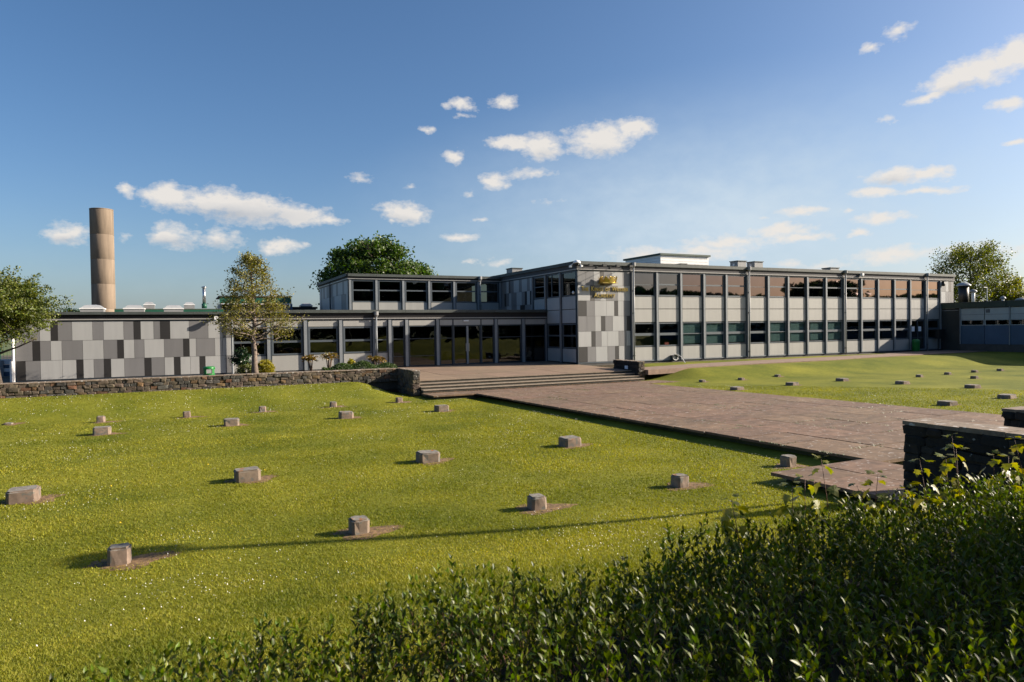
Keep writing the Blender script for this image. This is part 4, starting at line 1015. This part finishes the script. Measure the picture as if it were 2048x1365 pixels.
# shrubs behind the long wall
bush('shrub', 'dark green shrub with glossy leaves to the left of the young tree', (-19.5, .5, -1.35), (.42, .40, .48), 34, 60, .10, .10, 'leaf_dark', 31, cat='shrub')
bush('shrub', 'yellow variegated shrub at the foot of the dark green one', (-19.35, .1, -1.9), (.50, .40, .34), 34, 50, .09, .08, 'leaf_varieg', 33, cat='shrub')
bush('shrub', 'clipped golden yellow ball shrub beside the young tree trunk', (-18.37, .5, -1.87), (.36, .36, .40), 130, 70, .06, .05, 'leaf_gold', 35, cat='shrub', rmin=.85)
def mahonia(label, x, y, ztop, wdt, seed):
    t = thing('mahonia', label, 'shrub', (x, y, -2.27)); r = random.Random(seed); b = MB(); P = []; Dv = []
    for k in range(5):
        a = r.uniform(0, 6.28); q = Vector((x + wdt * .28 * math.cos(a), y + wdt * .28 * math.sin(a), ztop - r.uniform(.12, .35)))
        b.tube([(x, y, -2.3), q.lerp(Vector((x, y, -2.3)), .5), q], [.035, .028, .02], 6)
        for j in range(11):
            an = j * 2.4; dr = Vector((math.cos(an), math.sin(an), r.uniform(-.15, .75))).normalized()
            for s in range(9):
                P.append(tuple(q + dr * wdt * .52 * (s + 1) / 9 + Vector((0, 0, -.10 * (s / 9) ** 2)) + Vector((r.uniform(-.03, .03), r.uniform(-.03, .03), r.uniform(-.02, .02))))); Dv.append(tuple(dr + Vector((r.uniform(-.8, .8), r.uniform(-.8, .8), r.uniform(-.4, .4)))))
    b.build('stems', MAT['twig'], t, True); obj('foliage', leaf_mesh('foliage', np.array(P), .10, 'leaf_mahonia', .5, dirs=np.array(Dv)), t)
mahonia('leggy shrub with yellow and rusty leaf rosettes, left of the low green ground cover', -16.35, -1.0, -1.12, .62, 41)
mahonia('bushier shrub with yellow green leaf rosettes beside the start of the ground cover', -15.48, -1.0, -1.05, .66, 43)
mahonia('low shrub with orange tipped leaf rosettes in front of the downpipe', -13.05, -1.0, -1.30, .70, 45)
bush('sedge', 'small tuft of yellow leaves rising from the ground cover', (-14.35, -1.0, -1.75), (.14, .14, .34), 14, 30, .06, .09, 'leaf_gold', 47, cat='plant')
bush('flower_plant', 'spindly plant with orange tips at the end of the ground cover', (-12.75, -1.0, -1.75), (.22, .2, .40), 16, 16, .06, .07, 'leaf_mahonia', 49, cat='plant')
gcx = MB(); P = []
for k in range(20000):
    x = rng.uniform(-15.95, -12.3); y = -2.0 + rng.normal() * .35; zt_ = -1.66 + .08 * math.sin(x * 2.1) + .08 * math.sin(x * 5.3)
    P.append((x, y, zt_ - abs(rng.normal()) * .14 - .25 * ((y + 2) / .8) ** 2))
tag(obj('ground_cover', leaf_mesh('ground_cover', np.array(P), .07, 'leaf_cover', .35, up=.8)), 'low strip of feathery green ground cover along the top of the stone wall', 'plants', kind='stuff')
# unseen shrubs added right of the camera to shade the near hedge side
for q_, (sx_, sy_, sz_, lab_) in enumerate(((-16.4, -36.05, .25, 'unseen tall shrub added to the right to shade the near side of the hedge'), (-15.0, -37.6, .60, 'taller unseen shrub added behind the first to shade the hedge'))):
    bush('shade_shrub', lab_, (sx_, sy_, sz_ - .55), (.75, .72, 1.45), 110, 120, .17, .10, 'leaf_dark', 61 + q_, cat='shrub', rmin=.45)
# far wood on the other side, mirrored in the upper windows
P = []
prof = ([-160, 0, 40, 62, 84, 105, 112, 115, 130, 133, 138, 142, 185], [13.5, 13.5, 9.5, 8.0, 7.3, 5.9, 5.0, 9.8, 10.6, 4.4, 4.4, 7, 8])
for k in range(560):
    x = rng.uniform(-155, 185); y = -79 - rng.random() * 7; hh = float(np.interp(x, *prof)) + .9 * (rng.random() - .5)
    P.append(np.array([x, y, 0]) + np.stack([rng.normal(size=70) * 1.7, rng.normal(size=70) * 1.2, -2.5 + rng.random(70) ** .7 * (hh + 2.2)], -1))
tag(obj('distant_wood', leaf_mesh('distant_wood', np.concatenate(P), 1.7, 'leaf_dark', .9)), 'dark belt of trees across the field', 'wood', kind='stuff')

# ------------------------------------------------------------------ foreground privet hedge
hedge = thing('privet_hedge', 'dense glossy green privet hedge filling the foreground', 'hedge', (-19, -34.7, -1.7))
HX0, HX1, HY0, HY1 = -27.0, -13.55, -35.75, -33.95
def hedge_top(X, Y):
    base = -.90 + .10 * (vnoise(X, Y, .55, 21) - .5) + .05 * (vnoise(X, Y, .18, 22) - .5)
    base = base - .10 * ss((-22.2 - X) / 1.4) + .05 * ss((X + 19.3) / 1.5)
    return base - .16 * ss((Y - (HY1 - .30)) / .42) ** 2
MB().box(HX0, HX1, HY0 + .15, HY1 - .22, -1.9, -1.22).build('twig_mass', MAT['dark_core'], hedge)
ns = 13500
sx = HX0 + (HX1 - HX0) * rng.random(ns); sy = HY0 + (HY1 + .06 - HY0) * rng.random(ns)
near = np.abs(sx + 19.3) < 5.2
extra = rng.random(ns) < .55
extra = rng.random(ns) < .45; keep = near | extra; sx, sy = sx[keep], sy[keep]; ns = len(sx)
top = hedge_top(sx, sy)
long_ = rng.random(ns)
ztip = top - .30 * long_ ** 1.6 * (long_ > .35) + .09 * (rng.random(ns) < .10) * rng.random(ns) + .02
L = .19 + .12 * rng.random(ns)
tilt = unit(np.stack([rng.normal(size=ns) * .30, rng.normal(size=ns) * .30, np.ones(ns)], -1))
tip = np.stack([sx, sy, ztip], -1)
V = []; T = []; SV = []; STf = []
vo = 0; so = 0
NP = 8
for j in range(NP):
    t = (j + .4) / NP; pos = tip - tilt * (L * (1 - t))[:, None]
    for sgn in (0, 1):
        ang = rng.random(ns) * .5 + j * 1.35 + sgn * np.pi
        side = unit(np.cross(tilt, np.stack([np.cos(ang), np.sin(ang), np.zeros(ns)], -1)))
        open_ = .80 - .40 * t + .22 * rng.normal(size=ns)
        d = unit(side * open_[:, None] + tilt)
        l = (.026 + .017 * rng.random(ns)) * (1.1 - .45 * t ** 3); wv = unit(np.cross(d, tilt)); nn = unit(np.cross(wv, d))
        hw = l * (.19 + .05 * rng.random(ns)); l_ = l[:, None]; h_ = hw[:, None]; up_f = (hw * .45)[:, None]
        v = np.stack([pos, pos + d * l_ * .5 - wv * h_ + nn * up_f, pos + d * l_ * .5, pos + d * l_ * .5 + wv * h_ + nn * up_f, pos + d * l_ - nn * l_ * .12], 1)
        V.append(v.reshape(-1, 3)); i = vo + (np.arange(ns) * 5)[:, None]
        T.append(np.concatenate([i + np.array([[0, 2, 1]]), i + np.array([[0, 3, 2]]), i + np.array([[1, 2, 4]]), i + np.array([[2, 3, 4]])], 1).reshape(-1, 3)); vo += ns * 5
o = obj('leaves', np_mesh('leaves', np.concatenate(V), np.concatenate(T), MAT['leaf_privet']), hedge); o['kind'] = 'stuff'
# stems of the sprigs
b0 = tip - tilt * (L * 1.25)[:, None]; e = .0014
V = np.stack([b0 + [e, 0, 0], b0 + [-e * .5, e * .87, 0], b0 + [-e * .5, -e * .87, 0], tip], 1).reshape(-1, 3)
i = (np.arange(ns) * 4)[:, None]; T = np.concatenate([i + np.array([[0, 1, 3]]), i + np.array([[1, 2, 3]]), i + np.array([[2, 0, 3]])], 1).reshape(-1, 3)
o = obj('twigs', np_mesh('twigs', V, T, MAT['red_stem']), hedge); o['kind'] = 'stuff'
# maple-like shoots growing up through the hedge
def lobed(scale):
    out = [(0, 0), (.30, .02), (.52, .10), (.36, .26), (.60, .50), (.30, .52), (.22, .70), (0, 1.0)]
    pts = out + [(-x, y) for x, y in out[-2:0:-1]]
    me = bpy.data.meshes.new('leaf'); v = [(x * scale, y * scale, -.22 * scale * (abs(x) * 1.2) ** 2 - .18 * scale * y * y + .12 * scale * abs(x)) for x, y in pts]
    v.append((0, .45 * scale, 0)); c = len(v) - 1; n = len(pts)
    me.from_pydata(v, [], [(c, k, (k + 1) % n) for k in range(n)]); me.materials.append(MAT['leaf_shoot']); return me
LOB = [lobed(1.0)]
SH = [(-20.16, -.76), (-20.10, -.84), (-19.79, -.74), (-19.4, -.68), (-19.52, -.77), (-19.16, -.84), (-19.04, -.79), (-18.84, -.72), (-18.57, -.67), (-18.61, -.73), (-18.34, -.65), (-17.76, -.71), (-17.6, -.70), (-18.12, -.76), (-18.95, -.86), (-17.95, -.80)]
SL = ['thin shoot with drooping leaves, farthest left along the hedge top', 'short shoot just right of the leftmost one over the grass', 'shoot with a red stem rising against the grass and slab edge',
      'tall red stemmed shoot standing against the plaza slabs', 'shorter shoot beside the tall one against the plaza slabs', 'low shoot with reddish young leaves in front of the landing slabs',
      'low rusty tipped shoot left of the dark wall', 'forked shoot just left of the dark wall end', 'upright leafy shoot against the dark wall, nearest its end', 'smaller shoot tucked beside the upright one against the dark wall',
      'tallest shoot in the middle of the dark wall face', 'yellow leaved shoot at the right part of the dark wall', 'shoot at the right edge of the frame', 'low shoot between the tallest one and the right edge', 'short shoot with curled leaves below the plaza slabs', 'low broad leaved shoot under the dark wall']
for i, ((x, zt), lab) in enumerate(zip(SH, SL)):
    r = random.Random(100 + i); y = -34.05 + r.uniform(-.12, .08); zb = -1.08
    t = thing('shoot', 'maple-like ' + lab, 'shoot', (x, y, zb), 0, 'shoots growing up through the hedge')
    lean = Vector((r.uniform(-.10, .04), r.uniform(-.03, .05), 0)); tip_ = Vector((x, y, zt)); bs = Vector((x, y, zb)) - lean
    mid = bs.lerp(tip_, .5) + Vector((r.uniform(-.012, .012), 0, 0)); MB().tube([bs, mid, tip_], [.0024, .002, .0013], 6).build('stem', MAT['red_stem'], t, True)
    for lvl, (tt, s0) in enumerate(((1.0, .034), (.96, .040), (.84, .05), (.62, .066), (.40, .07))):
        q = bs.lerp(tip_, tt) if tt > .5 else bs.lerp(tip_, tt)
        for sgn in (0, 1):
            an = lvl * 1.57 + sgn * math.pi + r.uniform(-.4, .4); s = s0 * r.uniform(.8, 1.25)
            pet = Vector((math.cos(an), math.sin(an), .5)).normalized() * s * .7
            o = obj('leaf', LOB[0], t, q + pet, (r.uniform(-.9, .15) - (.5 if lvl > 1 else -.5), r.uniform(-.4, .4), an - math.pi / 2), (s, s, s))

# ------------------------------------------------------------------ small things
def litter_bin(label, x, y, z, mat='green_pl'):
    t = thing('litter_bin', label, 'litter bin', (x, y, z))
    lathe_obj('body', t, mat, [(.20, 0), (.235, .05), (.25, .40), (.255, .42)], (x, y, z), 20)
    for k in range(4):
        a = math.pi / 4 + k * math.pi / 2
        b = MB(); 
        for j in range(5):
            an = a - .26 + .13 * j
            for rr_ in (.255, .225): b.v += [(x + rr_ * math.cos(an), y + rr_ * math.sin(an), z + .415), (x + rr_ * math.cos(an), y + rr_ * math.sin(an), z + .625)]
        for j in range(4):
            q = 4 * j; b.f += [(q, q + 4, q + 5, q + 1), (q + 2, q + 3, q + 7, q + 6), (q, q + 2, q + 6, q + 4), (q + 1, q + 5, q + 7, q + 3)]
        b.f += [(0, 1, 3, 2), (16, 18, 19, 17)]; b.build('hood_post', MAT[mat], t)
    lathe_obj('hood', t, mat, [(.25, .62), (.262, .64), (.26, .69), (.22, .735), (.1, .75)], (x, y, z), 20)
    return t
litter_bin('bright green hooded litter bin behind the stone wall by the grey panels', -21.13, -2.5, -2.27)
t = thing('waste_bin', 'round green waste bin standing in shade by the wing door', 'litter bin', (32.05, -.55, -2.335))
lathe_obj('body', t, 'green_pl', [(.24, 0), (.27, .05), (.28, .75), (.29, .78)], (32.05, -.55, -2.335), 20)
lathe_obj('lid', t, 'green_pl', [(.295, .78), (.30, .80), (.28, .92), (.15, 1.0)], (32.05, -.55, -2.335), 20)
t = thing('post_box', 'black box on two legs in the shaded corner by the right hand block', 'box', (35.2, -.55, -2.335))
for x in (34.98, 35.42): pbox('leg', t, 'black', x - .03, x + .03, -.58, -.52, -2.335, -1.35)
b = MB(); b.box(34.86, 35.54, -.75, -.35, -1.35, -.62); b.build('cabinet', MAT['black'], t); pbox('hood', t, 'black', 34.82, 35.58, -.79, -.31, -.62, -.57)
# floodlights over the lettering
G = 'floodlights on long arms over the crown emblem'
for i, (x, lab) in enumerate(((.42, 'floodlight on an arm above the panels, nearest the building corner'), (1.42, 'floodlight on an arm above the crown, left of its centre'), (2.42, 'floodlight on an arm above the right half of the lettering'), (3.42, 'floodlight on an arm right beside the downpipe hopper'))):
    t = thing('floodlight', lab, 'floodlight', (x, -.08, 3.78), 0, G)
    pbox('bracket', t, 'black', x - .06, x + .06, -.10, -.07, 3.70, 3.86)
    MB().tube([(x, -.10, 3.78), (x, -.5, 3.84), (x, -.84, 3.86)], .014, 6).build('arm', MAT['black'], t, True)
    b = MB(); b.box(x - .13, x + .13, -.96, -.80, 3.76, 3.90); o = b.build('head', MAT['black'], t)
    pbox('lens', o, 'grey_metal', x - .11, x + .11, -.93, -.82, 3.752, 3.762)
# cameras and small lights
t = thing('dome_camera', 'white dome camera with two small cameras on the wing corner', 'camera', (-.12, -.15, 3.95))
lathe_obj('canopy', t, 'lamp_white', [(.24, .0), (.24, .05), (.16, .16), (.05, .2)], (-.14, -.2, 3.98), 16)
lathe_obj('globe', t, 'black', [(.03, -.16), (.12, -.12), (.15, 0)], (-.14, -.2, 3.96), 16)
for dx, dy in ((-.42, .1), (.14, -.28)):
    b = MB(); b.box(-.14 + dx - .06, -.14 + dx + .06, -.2 + dy - .10, -.2 + dy + .06, 3.72, 3.84); b.build('camera_head', MAT['lamp_white'], t)
    MB().tube([(-.14 + dx, -.2 + dy, 3.84), (-.14 + dx * .6, -.2 + dy * .6, 3.95)], .02, 6).build('arm', MAT['lamp_white'], t)
def boxcam(label, x, y, z, mat):
    t = thing('security_camera', label, 'camera', (x, y, z))
    b = MB(); b.box(x - .10, x + .10, y - .26, y - .02, z - .09, z + .09); b.build('housing', MAT[mat], t); pbox('bracket', t, 'black', x - .05, x + .05, y - .02, y + .10, z - .05, z + .05)
    lathe_obj('dome', t, mat, [(.02, -.2), (.08, -.16), (.10, -.09)], (x, y - .15, z), 10)
boxcam('white box camera high on the wing fascia above the later bays', 25.94, -.10, 3.86, 'lamp_white')
boxcam('white camera box under the eaves at the right end of the panelled block', -20.5, 3.78, .80, 'lamp_white')
t = thing('bulkhead_lamp', 'dark round bulkhead lamp at the right end of the wing', 'lamp', (36.3, -.08, 3.3))
lathe_obj('body', t, 'black', [(.10, -.18), (.15, -.1), (.15, .12), (.06, .18)], (36.32, -.15, 3.28), 12)
lathe_obj('cap', t, 'black', [(.16, .0), (.10, .05)], (36.32, -.15, 3.46), 12)
t = thing('wall_lamp', 'small white bulb lamp on the corner post of the wing', 'lamp', (-.06, .3, 2.2))
lathe_obj('globe', t, 'lamp_white', [(.02, -.09), (.08, -.05), (.09, .02), (.04, .09)], (-.10, .34, 2.2), 10); pbox('base', t, 'black', -.06, -.02, .29, .39, 2.15, 2.25)
# crown emblem
t = thing('crown_emblem', 'gold crown emblem with little figures between its points above the school name', 'emblem', (2.05, -.12, 2.82))
def crown_outline(r_=.60, z0=0, zt=.40, n=9):
    # ring of nine points, each an upward triangle cut in the band; curved like a real crown
    b = MB(); z0_ = 2.80
    for k in range(n * 4):
        a = math.pi * 2 * k / (n * 4); a2 = math.pi * 2 * (k + 1) / (n * 4)
        def hgt(q): 
            f = (q * n / (2 * math.pi)) % 1.0; return .16 + .26 * abs(f - .5) * 2
        for (aa, h_) in ((a, hgt(a)), (a2, hgt(a2) if (k + 1) % 4 else .16 + .26)):
            fl = 1 + .22 * h_ / .42
            b.v += [(2.07 + r_ * math.cos(aa) * .95, -.30 + .28 * math.sin(aa), z0_), (2.07 + r_ * fl * math.cos(aa) * .95, -.30 + .28 * fl * math.sin(aa), z0_ + h_)]
        q = 4 * k; b.f.append((q, q + 2, q + 3, q + 1))
    me = b.mesh('band', MAT['gold']); o = obj('band', me, t)
    md = o.modifiers.new('thick', 'SOLIDIFY'); md.thickness = .02
crown_outline()
pbox('backing', t, 'gold', 1.55, 2.6, -.06, -.04, 2.80, 2.90)
for k in range(5):
    x = 1.62 + k * .225; y = -.52 + .10 * abs(k - 2) * .9
    lathe_obj('figure_head', t, 'gold_b', [(.01, -.055), (.045, -.03), (.055, 0), (.045, .03), (.01, .055)], (x, y, 3.17), 10)
    b = MB(); b.poly([(x - .05, 2.82), (x + .05, 2.82), (x + .06, 2.98), (x + .11, 3.14), (x + .075, 3.15), (x + .035, 3.06), (x - .035, 3.06), (x - .075, 3.15), (x - .11, 3.14), (x - .06, 2.98)], .02)
    b.v = [(p_[0], p_[1] + y, p_[2]) for p_ in b.v]; b.build('figure', MAT['gold_b'], t)
pbox('foot_ring', t, 'gold', 1.5, 2.64, -.58, -.03, 2.765, 2.80)
# raised lettering
t = thing('school_sign', 'raised gold letters of the school name in two lines on the panels', 'sign', (2.0, -.06, 2.2))
def letters(txt, xc, z, width, big):
    sizes = [(c, .40 if (c in big[0] and (i == 0 or txt[i - 1] == ' ')) and big[1] else .31) for i, c in enumerate(txt)]
    adv = {'I': .34, 'W': 1.05, 'M': .98, ' ': .42, 'O': .84, 'G': .82, 'N': .78, 'K': .72, 'A': .78}
    ws = [s * adv.get(c, .66) for c, s in sizes]; k = width / sum(ws); x = xc - width / 2
    for (c, s), w_ in zip(sizes, ws):
        if c != ' ':
            cu = bpy.data.curves.new('letter', 'FONT'); cu.body = c; cu.size = s * 1.0; cu.extrude = .025; cu.align_x = 'CENTER'; cu.materials.append(MAT['gold']); cu.resolution_u = 3
            tmp = bpy.data.objects.new('letter_curve', cu); me = bpy.data.meshes.new_from_object(tmp); bpy.data.objects.remove(tmp); bpy.data.curves.remove(cu)
            obj('letter', me, t, (x + w_ * k / 2, -.075, z), (math.pi / 2, 0, 0), (k * .98, 1, 1))
        x += w_ * k
letters('THE KINGS OF WESSEX', 2.0, 2.30, 3.55, ('TKW', True)); letters('ACADEMY', 1.95, 1.90, 1.62, ('A', True))
# rooftop things on the wing
t = thing('plant_room', 'white boarded rooftop plant room with a dark flat lid', 'plant room', (12.7, 8, 4.0))
for k in range(7):
    z = 3.98 + k * .22
    pbox('board', t, 'white_board', 11.25, 16.0, 6.0 + .008 * (k % 2), 6.1, z + .012, z + .215)
    pbox('board', t, 'white_board', 11.20, 11.249, 6.0, 10.6, z + .012, z + .215)
pbox('core', t, 'white_board', 11.27, 15.95, 6.11, 10.6, 3.9, 5.5); pbox('lid', t, 'dkgreen_fas', 11.1, 16.12, 5.88, 10.8, 5.52, 5.66)
def vent(label, x0, x1, y0, y1, z1):
    t = thing('roof_vent', label, 'vent', ((x0 + x1) / 2, (y0 + y1) / 2, 4.0), 0, 'vents on the wing roof')
    pbox('box', t, 'grey_metal', x0, x1, y0, y1, 3.95, z1 - .06); pbox('lid', t, 'coping', x0 - .05, x1 + .05, y0 - .05, y1 + .05, z1 - .058, z1)
    return t
a = vent('left of a pair of square roof vents with a white spot', 15.5, 16.35, 2.3, 3.1, 4.88); pbox('spot', a, 'white', 15.47, 15.499, 2.62, 2.80, 4.50, 4.66)
a = vent('right of a pair of square roof vents with a white spot', 17.2, 18.05, 2.3, 3.1, 4.88); pbox('spot', a, 'white', 17.17, 17.199, 2.62, 2.80, 4.50, 4.66)
vent('small low roof vent in front of the plant room', 9.5, 10.0, 1.6, 2.3, 4.42)
vent('flat dark capped roof vent over the middle bays', 25.4, 26.4, 2.2, 3.0, 4.62)
vent('grey roof box above the shaded return of the wing', 0.5, 1.35, 10.2, 11.2, 4.62)
# vents and pole on the right-hand block
def cowl(label, x, y, z, r_, h_):
    t = thing('vent_cowl', label, 'vent', (x, y, z), 0, 'cowls on the right hand roof')
    MB().tube([(x, y, z), (x, y, z + h_)], r_ * .45, 10).build('pipe', MAT['white'], t, True)
    lathe_obj('cap', t, 'grey_metal', [(r_, h_ - .02), (r_ * 1.05, h_ + .03), (r_ * .7, h_ + .16), (r_ * .15, h_ + .22)], (x, y, z), 14)
cowl('white vent cowl on the right hand roof', 39, -3.4, 1.6, .22, .30)
cowl('dark low vent cowl at the right edge of the right hand roof', 39, -4.75, 1.6, .42, .10)
cowl('pale mushroom cowl beyond the wing end', 39, -1.05, 1.6, .30, 1.0)
t = thing('roof_dome', 'blue topped domed cowl rising past the wing end', 'vent', (43, 2, 1.6))
lathe_obj('pipe', t, 'black', [(.42, 0), (.42, 1.75)], (43, 2.1, 1.6), 14); lathe_obj('cap', t, 'dome', [(.62, 1.75), (.6, 1.83), (.4, 2.0), (.08, 2.07)], (43, 2.1, 1.6), 16)
t = thing('mast', 'thin pale mast on the right hand roof', 'pole', (43.7, .45, 1.6)); MB().tube([(43.7, .45, 1.55), (43.7, .45, 3.15)], .04, 8).build('pole', MAT['white'], t); pbox('arm', t, 'white', 43.2, 43.7, .42, .48, 3.10, 3.15)
t = thing('far_block', 'pale far block with three windows between the wing end and the tree', 'building', (50.5, 8, -2))
pbox('wall', t, 'white_panel', 47, 52.2, 9.0, 14, -2.4, 2.0); pbox('wall', t, 'panel_l', 47, 52.2, 8.95, 14, 2.75, 3.45); pbox('roof', t, 'coping', 46.9, 52.3, 8.85, 14.1, 3.46, 3.58); pbox('inner_wall', t, 'interior', 47, 52.2, 9.4, 13.9, 1.9, 2.75)
for k in range(4):
    window(t, Fr(0, 9.0, 0), 47.05 + k * 1.28, 48.27 + k * 1.28, 2.0, 2.75, fw=.07, mat='white')
# leaning grey object by the wing wall, with a pale cable down to the ground
t = thing('hose_reel', 'grey coiled hose on the wing wall with its pale end trailing to the path', 'hose', (7.35, -.3, -2.35))
b = MB()
for k in range(4):
    rr_ = .11 + .035 * k; b.tube([(7.35 + rr_ * 1.05 * math.cos(q * .42), -.20 - .05 * k + .02 * math.sin(q), -2.06 + rr_ * .95 * math.sin(q * .42)) for q in range(16)], .028, 6)
b.build('coil', MAT['grey_metal'], t, True); pbox('drum', t, 'dark_frame', 7.17, 7.5, -.3, -.03, -2.28, -1.93)
MB().tube([(7.5, -.35, -1.86), (7.40, -.9, -2.05), (7.0, -1.6, -2.25), (6.6, -2.2, -2.33)], .022, 6).build('hose_end', MAT['white'], t, True)
# armchair and board seen through the entrance glass
t = thing('yellow_chair', 'yellow armchair inside the entrance glass', 'chair', (-.9, 6.6, -2.23))
pbox('seat', t, 'yellow', -1.3, -.75, 6.3, 6.9, -1.95, -1.8); pbox('backrest', t, 'yellow', -.88, -.74, 6.3, 6.9, -1.8, -1.35)
for x in (-1.25, -.8):
    for y in (6.35, 6.85): pbox('leg', t, 'black', x - .02, x + .02, y - .02, y + .02, -2.23, -1.95)
t = thing('blue_tub', 'blue tub with a pale board leaning in it inside the entrance', 'tub', (.5, 6, -2.2))
b = MB(); b.lathe([(.3, 0), (.36, .28), (.33, .28), (.28, .05)], 14, (-.75, 5.4, -2.23)); b.build('tub', MAT['blue_panel'], t, True)
o = pbox('board', t, 'white', -.78, -.5, 5.38, 5.42, -2.1, -1.55); o.rotation_euler = (0, .5, 0)
# lamp column to the right of the picture, whose shadow crosses the lawn
gz = -2.84; H = 8.0; bx, by = -22.65 + .947 * H / math.tan(SUN_EL), -26.38 - .32 * H / math.tan(SUN_EL)
t = thing('lamp_post', 'tall street lamp beyond the dark walls casting its long shadow on the lawn', 'street lamp', (bx, by, float(lz(bx, by))))
MB().tube([(bx, by, -2.2), (bx, by, 2.0), (bx, by, H + gz)], [.12, .10, .085], 10).build('column', MAT['pole'], t, True)
b = MB(); b.box(bx - .75, bx + .2, by - .22, by + .22, H + gz - .10, H + gz + .14); b.build('head', MAT['pole'], t)
# left margin: fence, gate
t = thing('mesh_fence', 'green mesh sports fence beyond the left end of the panelled block', 'fence', (-36, 20, -2.3))
for k in range(9): pbox('post', t, 'mesh_green', -44.03 + 1.35 * k, -43.95 + 1.35 * k, 19.96, 20.04, -2.3, .1)
b = MB()
for k in range(60): b.box(-44 + .19 * k - .008, -44 + .19 * k + .008, 19.99, 20.0, -2.3, 0)
for k in range(12): b.box(-44, -33, 19.985, 19.995, -2.2 + .2 * k - .008, -2.2 + .2 * k + .008)
o = b.build('mesh', MAT['mesh_green'], t); o['kind'] = 'stuff'
t = thing('board_gate', 'pale gate with blue boards and a grey post at the left edge', 'gate', (-31.2, 10, -2.3))
for i, (z0, z1, mt) in enumerate(((-1.60, -1.30, 'white_board'), (-1.80, -1.62, 'blue_panel'), (-2.0, -1.82, 'white_board'), (-2.25, -2.02, 'blue_panel'))): pbox('board', t, mt, -33, -30.75, 10.0, 10.05, z0, z1)
pbox('post', t, 'grey_metal', -31.25, -31.1, 9.92, 9.98, -2.3, -1.36)
